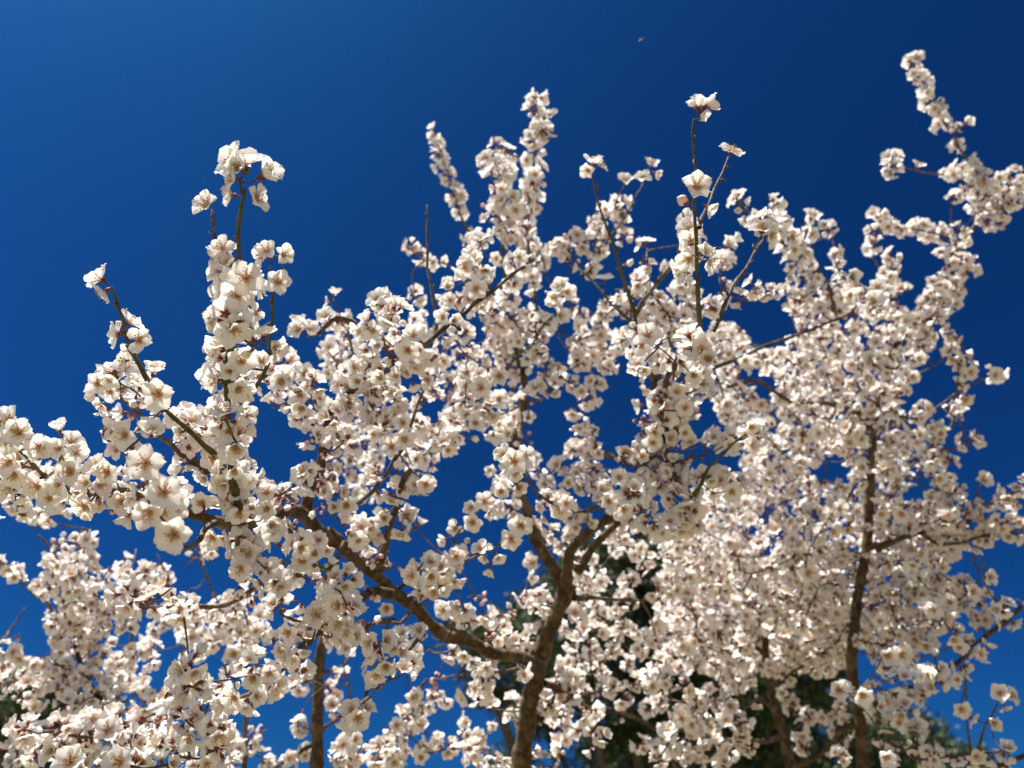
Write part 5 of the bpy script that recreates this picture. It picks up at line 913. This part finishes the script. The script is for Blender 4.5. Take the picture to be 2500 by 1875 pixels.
# tight bunches of buds (tree, zone, x, y, depth, count)
BUDS = [('A', 2, 2000, 370, 1.12, 9), ('A', 2, 1960, 480, 1.12, 7), ('A', 2, 2040, 400, 1.12, 6), ('A', 2, 1920, 690, 1.12, 8), ('A', 2, 1990, 640, 1.12, 6), ('A', 2, 1740, 800, 1.08, 8), ('A', 2, 1680, 760, 1.05, 7), ('A', 2, 1420, 800, .97, 9), ('A', 2, 1450, 900, .97, 7), ('A', 2, 1300, 620, .97, 5),
        ('A', 2, 1160, 330, .97, 7), ('A', 2, 1740, 960, 1.08, 7), ('A', 2, 1930, 830, 1.12, 6), ('A', 5, 290, 1400, 1.2, 8), ('A', 5, 380, 1430, 1.22, 5), ('A', 5, 110, 680, 1.14, 0), ('A', 5, 1770, 760, 1.28, 9), ('A', 5, 1590, 950, 1.4, 9), ('A', 6, 270, 590, 1.2, 4), ('A', 6, 960, 880, 1.28, 6), ('A', 6, 230, 820, 1.15, 8),
        ('A', 6, 930, 640, 1.5, 8), ('B', 6, 10, 1180, 1.5, 9), ('B', 6, 40, 1240, 1.5, 7), ('B', 6, 160, 1480, 1.48, 6), ('A', 5, 740, 1480, 1.24, 5), ('A', 5, 1200, 665, 1.42, 5), ('A', 6, 1120, 740, 1.5, 6), ('A', 6, 660, 1130, 1.45, 5), ('A', 5, 1880, 560, 1.28, 5), ('A', 2, 1470, 1060, .98, 5), ('A', 2, 560, 780, .92, 4), ('B', 3, 360, 320, 1.5, 8), ('A', 4, 350, 1370, 1.12, 3)]

# ------------------------------------------------------------------ rasterise bands / patches / sky gaps on a 5 px grid
GS = 5
GW, GH = 2700 // GS, 2075 // GS      # reaches 100 px beyond the picture on each side
OX = OY = 100
gx = (np.arange(GW) + 0.5) * GS - OX
gy = (np.arange(GH) + 0.5) * GS - OY
GX, GY = np.meshgrid(gx, gy)


def in_poly(poly, X, Y):
    c = np.zeros(X.shape, bool)
    n = len(poly)
    for i in range(n):
        x0, y0 = poly[i]; x1, y1 = poly[(i + 1) % n]
        if y0 == y1:
            continue
        hit = ((y0 > Y) != (y1 > Y)) & (X < (x1 - x0) * (Y - y0) / (y1 - y0) + x0)
        c ^= hit
    return c


def near_line(pl, X, Y, w):
    if len(pl) == 1:
        pl = pl * 2
    out = np.zeros(X.shape, bool)
    for (x0, y0), (x1, y1) in zip(pl[:-1], pl[1:]):
        dx, dy = x1 - x0, y1 - y0
        t = np.clip(((X - x0) * dx + (Y - y0) * dy) / (dx * dx + dy * dy + 1e-9), 0, 1)
        out |= np.hypot(X - x0 - t * dx, Y - y0 - t * dy) < w
    return out


sky_gap = np.zeros(GX.shape, bool)
for z, s in SKY:
    sky_gap |= in_poly(pts(z, s), GX, GY)


def gap_at(x, y):
    i = ((np.asarray(y) + OY) / GS).astype(int).clip(0, GH - 1)
    j = ((np.asarray(x) + OX) / GS).astype(int).clip(0, GW - 1)
    return sky_gap[i, j]


# ------------------------------------------------------------------ grow the trees
class Tree:
    def __init__(self, key, name, label, group, stem_px, stem_depth, stem_r):
        self.key = key
        self.root = link(name, None, label=label, category='tree', group=group)
        self.nodes = []            # world points where a twig may start
        self.blossoms = []         # (pos, axis, spin, scale, variant, shield)
        self.twigs = []            # (line, r0, r1)
        top = P(stem_px[0], stem_px[1], stem_depth)
        base = np.array((top[0] * 1.02, top[1] + 0.04, 0.0))
        self.base = base
        self.root.location = base
        ln = smooth_line([base, base * 0.5 + top * 0.5 + (0.03, 0.01, 0), top], 0.06)
        rr = np.linspace(stem_r * 1.9, stem_r, len(ln))
        rr[:3] *= (1.5, 1.25, 1.1)
        self.stem = (ln, rr)

    def loc(self, p):
        return np.asarray(p) - self.base


TREES = {
    'A': Tree('A', 'almond_tree', 'nearest flowering almond tree with forked brown trunk and long limb reaching left', 'almond trees in white blossom', (1271, 1873), 1.50, 0.0175),
    'B': Tree('B', 'almond_tree', 'almond tree with slim brown stem behind the near limb, its blossom filling the lower left', 'almond trees in white blossom', (769, 1916), 1.50, 0.0125),
    'C': Tree('C', 'almond_tree', 'tall blurred almond tree in full blossom on the right with a straight dark brown stem', 'almond trees in white blossom', (2110, 1873), 1.62, 0.015),
    'D': Tree('D', 'almond_tree', 'almond tree in blossom with a pale sunlit leaning stem, left of the straight dark stem', 'almond trees in white blossom', (1933, 1873), 1.78, 0.014),
}
KIND = {'b': M_BARK, 't': M_TWIG, 'g': M_SHOOT}
bud_scale_me = None




ln_ = smooth_line([(0, 0, 0), (0, 0.0012, 0.004), (0, 0.001, 0.009)], 0.002)
v_, f_, ft_, al_, ro_ = tube_arrays(ln_, np.interp(np.linspace(0, 1, len(ln_)), (0, .3, .6, 1), (0.0012, 0.0019, 0.0016, 0.0003)), 6)
BUD_ME = np_mesh('leaf_bud', v_, [f_, ft_], [M_SCALE], attrs={'along': al_, 'round': ro_})


def place(o, parent, pos, axis, spin, scale=1.0):
    R = frame_from(np.asarray(axis, float), spin) * scale
    M = np.eye(4); M[:3, :3] = R; M[:3, 3] = pos
    o.matrix_local = Matrix(M.tolist())


VOPEN = [0, 1, 2, 5, 7, 4, 13, 14, 0, 2]


def pick_variant():
    q = rng.random()
    if q < 0.60:
        return int(rng.choice(VOPEN))
    if q < 0.86:
        return int(rng.choice([3, 6, 9, 12, 15]))
    if q < 0.91:
        return 8
    return int(rng.choice([10, 11]))


def cluster(t, c, tan, n, spread, shield=False, rad=0.003, force=None):
    """n blossoms round a twig at c, pointing outward all round"""
    tan = tan / (np.linalg.norm(tan) + 1e-9)
    dirs = []
    for k in range(n):
        best, bs = None, -9
        for _ in range(6):
            d = rng.normal(size=3); d -= tan * d.dot(tan) * 0.55
            d /= np.linalg.norm(d)
            s = min([1 - d.dot(e) for e in dirs] + [2])
            if s > bs:
                best, bs = d, s
        dirs.append(best)
        off = tan * rng.uniform(-1, 1) * spread
        v = pick_variant() if force is None else int(rng.choice(force))
        t.blossoms.append((c + off + best * rad * rng.uniform(0.6, 2.2), best + rng.normal(0, 0.12, 3), rng.uniform(0, 6.28),
                           rng.uniform(0.68, 1.02) * (0.85 if v in (8, 10, 11) else 1), v, shield))


leafbuds = []
for i, (key, z, s, d0, d1, r0, r1, dens, kind) in enumerate(BR):
    t = TREES[key]
    pl = pts(z, s)
    seg = np.r_[0, np.cumsum([math.hypot(b[0] - a[0], b[1] - a[1]) for a, b in zip(pl[:-1], pl[1:])])]
    fr = seg / seg[-1]
    line = smooth_line([P(x, y, d0 + (d1 - d0) * f) for (x, y), f in zip(pl, fr)], 0.009)
    n = len(line)
    # slight kinks from node to node, none at the root end
    kk = np.interp(np.arange(n), np.arange(0, n + 5, 4), rng.normal(0, 1, len(np.arange(0, n + 5, 4))))
    kk2 = np.interp(np.arange(n), np.arange(0, n + 5, 4), rng.normal(0, 1, len(np.arange(0, n + 5, 4))))
    amp = 0.0009 * np.minimum(1, np.arange(n) / 3)
    line = line + np.outer(kk * amp, CR[:, 0]) + np.outer(kk2 * amp, CR[:, 1])
    if kind[0] == 'g':
        r0, r1 = r0 * 0.78, r1 * 0.72
    rad = np.linspace(r0, r1, n) / 1000
    if n > 8:
        rad[:6] *= np.linspace(1.45, 1.0, 6) ** (0.5 if r0 > 9 else 1)      # swollen collar where it leaves its parent
    node = np.zeros(n)
    a = int(rng.integers(2, 5))
    while a < n - 1:
        node[a] = rng.uniform(0.12, 0.34) * (0.5 if r0 > 6 else 1)
        a += int(rng.integers(2, 5))
    rad = rad * (1 + node)
    if i in (0,) or (key, z, s[:9]) in (('B', 3, '1890,1760'), ('C', 9, '1255,1659'), ('D', 9, '820,1659 ')):
        # the stem: joined to its trunk down to the ground
        sl, sr = t.stem
        full = np.vstack((sl[:-1], line)); fr_ = np.r_[sr[:-1] * (rad[0] / sr[-1]), rad]
        tube('trunk', t.loc(full), fr_, 20, M_BARK, t.root, 0.08)
    else:
        tube('branch', t.loc(line), rad, 12 if r0 > 4 else 8, KIND[kind[0]], t.root, 0.085 if kind[0] == 'b' else 0.08)
    t.nodes.append(line[::2])
    ln_m = np.linalg.norm(np.diff(line, axis=0), axis=1).sum()
    tan = np.gradient(line, axis=0)
    nb = int(dens * ln_m)
    if nb:
        nc = max(1, nb // 3)
        for q in range(nc):
            a = int((q + rng.uniform(0.2, 0.8)) / nc * (n - 1))
            cluster(t, line[a], tan[a], int(rng.integers(2, 5)), 0.006, rad=rad[a])
    if '+' in kind:
        m = int(ln_m / 0.028)
        for q in range(m):
            a = min(n - 1, int((q + 0.5) / m * (n - 1)))
            ax = tan[a] / np.linalg.norm(tan[a]) * 1.4
            sd = np.cross(ax, rng.normal(size=3)); sd /= np.linalg.norm(sd)
            leafbuds.append((t, line[a] + sd * rad[a] * 0.6, ax + sd, rng.uniform(0, 6.28), rng.uniform(0.8, 1.3)))

for t, p, ax, sp, s in leafbuds:
    o = link('leaf_bud', BUD_ME, t.root)
    place(o, t.root, t.loc(p), ax, sp, s)

for t in TREES.values():
    t.nodes = np.vstack(t.nodes)


def grow_to(t, targets, r0=0.0016):
    """join every target to the wood already there with a short curved twig; returns twig end directions"""
    targets = np.asarray(targets)
    d0 = np.array([np.min(np.linalg.norm(t.nodes - p, axis=1)) for p in targets])
    tans = np.zeros((len(targets), 3))
    cap = len(t.nodes) + len(targets) * 6
    buf = np.zeros((cap, 3)); m = len(t.nodes); buf[:m] = t.nodes
    for q in np.argsort(d0):
        p = targets[q]
        dd = np.linalg.norm(buf[:m] - p, axis=1)
        j = int(np.argmin(dd)); a = buf[j]; L = dd[j]
        if L < 0.012:
            tans[q] = rng.normal(size=3)
            continue
        mid = (a + p) / 2 + rng.normal(0, 0.10, 3) * L - np.array((0, 0, 0.06 * L))
        line = smooth_line([a, mid, p + (p - mid) * 0.02], max(0.012, L / 7))
        t.twigs.append((line, r0 + 0.0045 * min(L, 0.3), r0 * 0.75))
        tans[q] = p - mid
        k = min(5, len(line) - 1)
        buf[m:m + k] = line[np.linspace(1, len(line) - 1, k).astype(int)]
        m += k
    t.nodes = buf[:m]
    return tans


# blossom standing singly
for key, z, x, y, d, fac, scl, v in FLO:
    t = TREES[key]
    (px, py), = pts(z, '%g,%g' % (x, y))
    ax = cdir(*fac)
    c = P(px, py, d)
    scl *= 0.86
    root = c - ax * 0.010 * scl
    grow_to(t, [root - ax * 0.002], 0.0011)
    t.blossoms.append((root, ax, rng.uniform(0, 6.28), scl, v, True))
for key, z, x, y, d, n in BUDS:
    t = TREES[key]
    (px, py), = pts(z, '%g,%g' % (x, y))
    c = P(px, py, d)
    tn = grow_to(t, [c], 0.0014)
    if n:
        cluster(t, c, tn[0], n, 0.010, True, force=[10, 11, 10, 11, 8])

# blossom masses
jobs = []
for key, z, s, w, d in BAND:
    jobs.append((z, key, near_line(pts(z, s), GX, GY, max(7, w - {1: 0.012, 4: 0.011, 7: 0.012, 5: 0.004, 3: 0.004, 6: 0.001, 9: 0.003}.get(z, 0.006) * FPX / d)), d, 1, w))
for key, z, s, d, layers in PATCH:
    jobs.append((z, key, in_poly(pts(z, s), GX, GY), d, layers, 60))
placed = {k: np.zeros((0, 3)) for k in TREES}
# blossom stands in clumps with thinner places between: a smooth random field over the picture
cl = np.zeros(GX.shape)
for sc_, am in ((16, 1.0), (8, 0.7)):
    g_ = rng.random((GH // sc_ + 2, GW // sc_ + 2))
    yy, xx = np.arange(GH) / sc_, np.arange(GW) / sc_
    y0, x0 = yy.astype(int), xx.astype(int); fy, fx = (yy - y0)[:, None], (xx - x0)[None]
    fy, fx = fy * fy * (3 - 2 * fy), fx * fx * (3 - 2 * fx)
    a_ = g_[y0][:, x0]; b_ = g_[y0][:, x0 + 1]; c_ = g_[y0 + 1][:, x0]; d_ = g_[y0 + 1][:, x0 + 1]
    cl += am * ((a_ * (1 - fx) + b_ * fx) * (1 - fy) + (c_ * (1 - fx) + d_ * fx) * fy)
cl /= 1.7
for z, key, mk, d, layers, w in jobs:
    t = TREES[key]
    if w == 60:
        mk = mk & (cl > (0.10 if key == 'D' else 0.17))
    mk = mk & ~sky_gap
    if w == 60:                    # keep the outer petals, not the twigs, on the patch outline
        e = int(0.006 * FPX / d / GS)
        mk = mk & np.roll(mk, e, 0) & np.roll(mk, -e, 0) & np.roll(mk, e, 1) & np.roll(mk, -e, 1)
    ys, xs = np.nonzero(mk)
    if not len(xs):
        continue
    for lay in range(layers):
        dd = d + (0.22 * lay)
        sp = (0.021 if z in (1, 4, 7) and w < 60 else 0.025 if w < 60 else 0.030) * FPX / dd
        order = rng.permutation(len(xs))
        keep = []
        prev = placed[key]
        for q in order:
            x, y = gx[xs[q]], gy[ys[q]]
            if keep and min((x - a) ** 2 + (y - b) ** 2 for a, b, _ in keep) < sp * sp:
                continue
            if len(prev) and lay == 0:
                m = (np.abs(prev[:, 2] - dd) < 0.12)
                if m.any() and ((prev[m, 0] - x) ** 2 + (prev[m, 1] - y) ** 2).min() < (0.75 * sp) ** 2:
                    continue
            keep.append((x, y, dd + rng.normal(0, 0.035 if w < 40 else 0.06)))
        if not keep:
            continue
        placed[key] = np.vstack((prev, np.array(keep)))
        tg = [P(x, y, q) for x, y, q in keep]
        tn = grow_to(t, tg)
        for p, tt in zip(tg, tn):
            cluster(t, p, tt, int(rng.integers(4, 7)), 0.009)

CLEAR = [
    (4, '769,1458', 1.15, 1.15, 26, 1.0),
    (6, '1160,1659 1180,1500 1215,1250 1255,1120 1290,950 1340,800 1400,680 1430,560', 1.5, 1.5, 30, 0.9),
    (6, '1400,560 1370,480 1300,370 1240,260 1200,130', 1.5, 1.52, 22, 0.9), (6, '1430,590 1440,440 1465,340 1560,250 1660,180', 1.5, 1.42, 24, 0.95), (6, '1520,460 1580,350 1660,260', 1.5, 1.5, 16, 0.8),
    (6, '1150,1010 1120,985 1040,975 960,950 880,905 780,880 700,860 620,800 560,730 500,670 430,630 370,590 320,530 230,450 150,390 80,320 0,240 -70,140', 1.46, 1.18, 29, 0.97),
    (2, '1860,920 1790,860 1720,860', 1.2, 1.2, 28, 0.9), (2, '1560,925 1460,940 1380,940 1300,915 1200,890 1110,860', 1.05, 1.0, 17, 0.85),
    (2, '1835,850 1880,700 1930,600 1945,450', 1.16, 1.16, 17, 0.85), (6, '320,450 320,400 350,300 370,210 410,120', 1.2, 1.2, 20, 0.95), (6, '350,600 300,600 200,640', 1.2, 1.2, 18, 0.9),
    (3, '2000,750 1900,850 1830,920', 1.12, 1.1, 18, 0.9), (3, '1500,600 1400,660 1300,690 1180,690', 1.15, 1.1, 12, 0.7), (2, '1290,925 1210,990 1100,1075', 1.0, .95, 16, 1.0),
    (5, '1120,700 1150,600 1180,420 1180,240', 1.52, 1.56, 16, 0.7), (5, '1960,400 1940,270', 1.3, 1.3, 16, .8),
    (2, '1362,200 1355,60', 1.0, .9, 11, 0.5), (1, '1440,800 1440,650 1465,400', .86, .8, 22, 1.0),
    (3, '1895,1659 1905,1500 1910,1300 1912,1100 1920,960', 1.5, 1.6, 27, 0.96), (3, '1465,1640 1480,1320', 1.55, 1.6, 12, 0.8),
    (8, '1270,1380 1290,1200 1295,1050 1310,850', 1.75, 1.75, 20, 0.7), (9, '1290,120 1255,400 1230,550 1200,750 1180,950 1190,1110', 1.7, 1.65, 22, 0.75), (9, '1225,1350 1255,1659', 1.6, 1.6, 27, 0.9),
    (9, '760,1430 820,1659', 1.8, 1.8, 22, 0.9), (9, '850,1640 960,1595 1060,1520 1165,1385', 1.7, 1.7, 14, 0.8), (9, '2212,680 2080,800 1960,890 1820,1020', 1.52, 1.6, 17, 0.75),
    (8, '340,490 450,450 600,380 800,310 1000,230 1150,170', 1.55, 1.62, 10, 0.7), (6, '1480,640 1600,640 1700,650', 1.5, 1.6, 10, 0.8), (6, '1560,1270 1700,1312', 1.6, 1.6, 10, .8),
    (4, '1050,1250 1060,1130 1040,960', 1.5, 1.5, 10, .7), (4, '590,1570 660,1510 730,1450', 1.25, 1.25, 14, .8), (4, '830,1380 880,1330', 1.25, 1.25, 14, .9), (4, '650,1430 630,1300 600,1100 595,900', 1.3, 1.3, 20, 1.0),
    (4, '1820,1320 1780,1200 1740,1070 1660,830', 1.3, 1.3, 18, .95), (5, '1075,255 1200,120 1300,-20', 1.5, 1.35, 12, .9), (7, '255,1500 246,1300 240,1100 238,950', 1, 1, 11, .8), (5, '180,1060 270,980 340,890 400,790', 1.25, 1.25, 13, .9),
]
# drop blossom that would hang in the clear sky gaps
for t in TREES.values():
    c = np.array([b[0] + b[1] / np.linalg.norm(b[1]) * 0.009 for b in t.blossoms])
    px, py, d = project(c)
    rr = np.where(py > 1250, 0.0085, 0.0120) * FPX / d
    bad = np.zeros(len(c), bool)
    for ox, oy in ((0, 0), (.8, 0), (-.8, 0), (0, .8), (0, -.8)):
        bad |= gap_at(px + ox * rr, py + oy * rr) if (ox, oy) == (0, 0) else False
    edge = sum(gap_at(px + ox * rr, py + oy * rr).astype(int) for ox, oy in ((.8, 0), (-.8, 0), (0, .8), (0, -.8)))
    bad |= edge >= 1
    # wood that stays in plain view: little blossom stands between it and the viewer
    for z, s, da, db, wpx, pr in CLEAR:
        near = near_line(pts(z, s), px, py, wpx)
        bad |= near & (d < max(da, db) + 0.03) & (rng.random(len(px)) < pr)
    t.blossoms = [b for b, q, in zip(t.blossoms, bad) if b[5] or not q]

# ------------------------------------------------------------------ which blossoms show largest (coarse depth raster)
RS = 4
buf_id = -np.ones((1875 // RS, 2500 // RS), int)
allb = [(k, i) for k, t in TREES.items() for i in range(len(t.blossoms))]
cc = np.array([TREES[k].blossoms[i][0] + np.array(TREES[k].blossoms[i][1]) * 0.008 for k, i in allb])
px, py, dp = project(cc)
for q in np.argsort(-dp):
    r = 0.015 * FPX / dp[q] / RS
    if TREES[allb[q][0]].blossoms[allb[q][1]][4] in (10, 11):
        r *= 0.4
    x, y = px[q] / RS, py[q] / RS
    x0, x1, y0, y1 = int(x - r), int(x + r) + 1, int(y - r), int(y + r) + 1
    if x1 <= 0 or y1 <= 0 or x0 >= buf_id.shape[1] or y0 >= buf_id.shape[0]:
        continue
    x0, y0 = max(0, x0), max(0, y0); x1, y1 = min(buf_id.shape[1], x1), min(buf_id.shape[0], y1)
    yy, xx = np.ogrid[y0:y1, x0:x1]
    mk = (xx + .5 - x) ** 2 + (yy + .5 - y) ** 2 < r * r
    buf_id[y0:y1, x0:x1][mk] = q
cnt = np.bincount(buf_id[buf_id >= 0], minlength=len(allb))


def lo_mesh(t, items, name):
    """many blossoms joined into one mesh"""
    V, Q, T, MQ, MT, U, R = [], [], [], [], [], [], []
    o = 0
    by = {}
    for b in items:
        by.setdefault(b[4], []).append(b)
    for v, bs in by.items():
        vv, qq, tt, mq, mt, uu, rr = MERGED_LO[v]
        F = np.array([frame_from(np.asarray(b[1], float), b[2]) * b[3] for b in bs])
        pos = np.array([t.loc(b[0]) for b in bs])
        X = np.einsum('nij,mj->nmi', F, vv) + pos[:, None]
        nb, nv = len(bs), len(vv)
        offs = (o + np.arange(nb) * nv)[:, None, None]
        V.append(X.reshape(-1, 3)); Q.append((qq[None] + offs).reshape(-1, 4)); T.append((tt[None] + offs).reshape(-1, 3))
        MQ.append(np.tile(mq, nb)); MT.append(np.tile(mt, nb))
        U.append(np.tile(uu, nb)); R.append(np.repeat(rng.random(nb), nv))
        o += nb * nv
    me = np_mesh(name, np.vstack(V), [np.vstack(Q), np.vstack(T)], MATS, np.r_[np.concatenate(MQ), np.concatenate(MT)],
                 {'u': np.concatenate(U), 'rnd': np.concatenate(R)})
    link(name, me, t.root, kind='stuff')


base_i = 0
for key, t in TREES.items():
    nb = len(t.blossoms)
    c = cnt[base_i:base_i + nb]
    base_i += nb
    order = np.argsort(-c)
    nhero = 60 if key == 'A' else 0
    singles = order[:300]
    for rank, q in enumerate(singles):
        pos, ax, spin, scl, v, _ = t.blossoms[q]
        if rank < nhero:
            e = link('blossom', None, t.root)
            e.empty_display_size = 0.01
            place(e, t.root, t.loc(pos), ax, spin, scl)
            for nm, me in HERO[v]:
                link(nm, me, e)
        else:
            o = link('blossom', MESH_HI[v], t.root)
            place(o, t.root, t.loc(pos), ax, spin, scl)
    rest = [t.blossoms[q] for q in order[300:]]
    lo_mesh(t, rest, 'blossoms')
    # twigs: the 300 that show largest as parts, the rest joined
    mids = np.array([l[len(l) // 2] for l, _, _ in t.twigs])
    tx, ty, td = project(mids)
    size = np.array([np.linalg.norm(l[-1] - l[0]) for l, _, _ in t.twigs]) / td
    size[(tx < 0) | (tx > 2500) | (ty < 0) | (ty > 1875)] *= 0.01
    od = np.argsort(-size)
    for q in od[:300]:
        l, a, b = t.twigs[q]
        tube('twig', t.loc(l), np.linspace(a, b, len(l)), 6, M_TWIG, t.root, 0.08)
    V, F4, F3, AL, RO = [], [], [], [], []
    o = 0
    for q in od[300:]:
        l, a, b = t.twigs[q]
        v, f, ft, al, ro = tube_arrays(t.loc(l), np.linspace(a, b, len(l)), 4)
        V.append(v); F4.append(f + o); F3.append(ft + o); AL.append(al); RO.append(ro); o += len(v)
    if V:
        link('twigs', np_mesh('twigs', np.vstack(V), [np.vstack(F4), np.vstack(F3)], [M_TWIG], attrs={'along': np.concatenate(AL), 'round': np.concatenate(RO)}), t.root, kind='stuff')


# ------------------------------------------------------------------ young leaves unfolding among the blossom
def leaf_mesh():
    n = 7
    V, F = [], []
    for i in range(n):
        s = i / (n - 1)
        w = 0.0030 * math.sin(math.pi * min(1, s * 0.94 + 0.05)) ** 0.8
        z = 0.016 * s; bend = 0.003 * s * s
        V += [(-w, bend + w * 0.5, z), (0, bend, z), (w, bend + w * 0.5, z)]
    for i in range(n - 1):
        a = i * 3
        F += [(a, a + 1, a + 4, a + 3), (a + 1, a + 2, a + 5, a + 4)]
    return np_mesh('leaf', np.array(V), np.array(F), [M_LEAF])


LEAF_ME = leaf_mesh()
for key, z, x, y, d, fac in [('A', 2, 905, 375, .84, (.3, .9, .3)), ('A', 2, 925, 370, .84, (.8, .6, .3)), ('A', 2, 1965, 1205, 1.04, (-.2, .9, .3)), ('A', 2, 1975, 1200, 1.04, (.6, .7, .3)), ('A', 2, 1955, 1190, 1.04, (-.6, .6, .4)),
                             ('A', 4, 300, 1345, 1.14, (-.3, 1, 0)), ('A', 4, 305, 1340, 1.14, (.1, 1, .2)), ('A', 4, 270, 1600, 1.12, (-.2, 1, .2)), ('A', 6, 5, 455, 1.12, (.5, .8, .3)), ('A', 6, 0, 470, 1.12, (-.5, .7, .4)), ('A', 1, 1478, 300, .82, (.1, 1, 0))]:
    t = TREES[key]
    (qx, qy), = pts(z, '%g,%g' % (x, y))
    o = link('leaf', LEAF_ME, t.root)
    place(o, t.root, t.loc(P(qx, qy + 8, d)), cdir(*fac), rng.uniform(0, 6.28), 0.75)


# ------------------------------------------------------------------ bees
M_BEE = simple_mat('bee_dark', (0.010, 0.007, 0.005), (0.03, 0.02, 0.012), scale=500, rough=0.45)
M_FUZZ = simple_mat('bee_fuzz', (0.05, 0.026, 0.010), (0.12, 0.065, 0.025), scale=900, rough=0.9)
mw, nt, out = new_mat('bee_wing')
wb = nt.nodes.new('ShaderNodeBsdfPrincipled')
wb.inputs['Base Color'].default_value = (0.75, 0.7, 0.6, 1); wb.inputs['Alpha'].default_value = 0.45; wb.inputs['Roughness'].default_value = 0.25
nt.links.new(wb.outputs[0], out.inputs[0])


def egg(length, rads, k=12):
    n = len(rads)
    a = np.arange(k) / k * 2 * math.pi
    V = np.concatenate([np.stack((np.full(k, -length / 2 + length * i / (n - 1)), np.cos(a) * r, np.sin(a) * r), -1) for i, r in enumerate(rads)])
    i = np.arange(n - 1)[:, None] * k; j = np.arange(k)[None]
    f = np.stack((i + j, i + (j + 1) % k, i + k + (j + 1) % k, i + k + j), -1).reshape(-1, 4)
    return V, f


def bee(label, pos, fwd, up, s=1.0, spread=1.0):
    root = link('bee', None, label=label, category='bee', group='honey bees at the blossom')
    f = np.asarray(fwd) / np.linalg.norm(fwd)
    y = np.cross(up, f); y /= np.linalg.norm(y)
    z = np.cross(f, y)
    M = np.eye(4); M[:3, :3] = np.stack((f, y, z), -1) * s; M[:3, 3] = pos
    root.matrix_world = Matrix(M.tolist())
    # abdomen with rings, alternating dark and tawny
    V, F = egg(0.0075, [0.0004, 0.0014, 0.0020, 0.0019, 0.0022, 0.0020, 0.0022, 0.0019, 0.0020, 0.0015, 0.0005])
    V[:, 0] -= 0.0050; V[:, 2] -= 0.10 * (-V[:, 0])
    mi = np.repeat([0, 0, 1, 0, 1, 0, 1, 0, 1, 0], 12)
    link('abdomen', np_mesh('abdomen', V, F, [M_BEE, M_FUZZ], mi), root)
    V, F = egg(0.0042, [0.0006, 0.0017, 0.0022, 0.0023, 0.0018, 0.0007]); V[:, 0] += 0.0010
    link('thorax', np_mesh('thorax', V, F, [M_FUZZ]), root)
    V, F = egg(0.0026, [0.0004, 0.0013, 0.0017, 0.0014, 0.0004]); V[:, 0] += 0.0040; V[:, 2] -= 0.0004
    link('head', np_mesh('head', V, F, [M_BEE]), root)
    for sd in (-1, 1):
        tube('antenna', smooth_line([(0.005, sd * 0.0005, 0.0003), (0.0062, sd * 0.0012, 0.0008), (0.0074, sd * 0.0016, 0.0)], 0.0008), np.full(len(smooth_line([(0.005, sd * 0.0005, 0.0003), (0.0062, sd * 0.0012, 0.0008), (0.0074, sd * 0.0016, 0.0)], 0.0008)), 0.00014), 5, M_BEE, root)
        for q, (ln, an) in enumerate(((0.0092, 0.9), (0.0062, 1.35))):
            m = 8
            VV, FF = [], []
            for i in range(m):
                u = i / (m - 1); w = 0.0016 * math.sin(math.pi * min(1, u * 0.9 + 0.06)) * (1 if q == 0 else 0.8)
                cx = 0.0008 - math.cos(an * spread) * ln * u * 0.8; cy = sd * (0.0012 + math.sin(an * spread) * ln * u)
                zz = 0.0019 + 0.002 * u
                VV += [(cx - w * 0.7, cy - sd * w * .5, zz), (cx, cy, zz + 0.0002), (cx + w * 0.7, cy + sd * w * .5, zz)]
            for i in range(m - 1):
                a = i * 3; FF += [(a, a + 1, a + 4, a + 3), (a + 1, a + 2, a + 5, a + 4)]
            link('wing', np_mesh('wing', np.array(VV), np.array(FF), [mw]), root)
        for q in range(3):
            x0 = 0.0022 - q * 0.0014
            l = smooth_line([(x0, sd * 0.0012, -0.0012), (x0 + 0.0008 - q * 0.0014, sd * 0.0034, -0.0016), (x0 + 0.0012 - q * 0.0024, sd * 0.0042, -0.0046)], 0.0008)
            tube('leg', l, np.linspace(0.00034, 0.00018, len(l)), 5, M_BEE, root)


bee('dark honey bee crawling head first into a white blossom beside the brown branch', P(1110, 796, 1.128), cdir(-.8, .5, -.3), cdir(.2, .1, .95), 1.4, 0.35)
bee('small bee in flight alone against the blue sky above the trees', P(1566, 98, 1.75), cdir(.75, .5, .3), cdir(-.3, .9, .2), 1.0, 1.1)
print('blossoms', {k: len(t.blossoms) for k, t in TREES.items()}, 'twigs', {k: len(t.twigs) for k, t in TREES.items()})
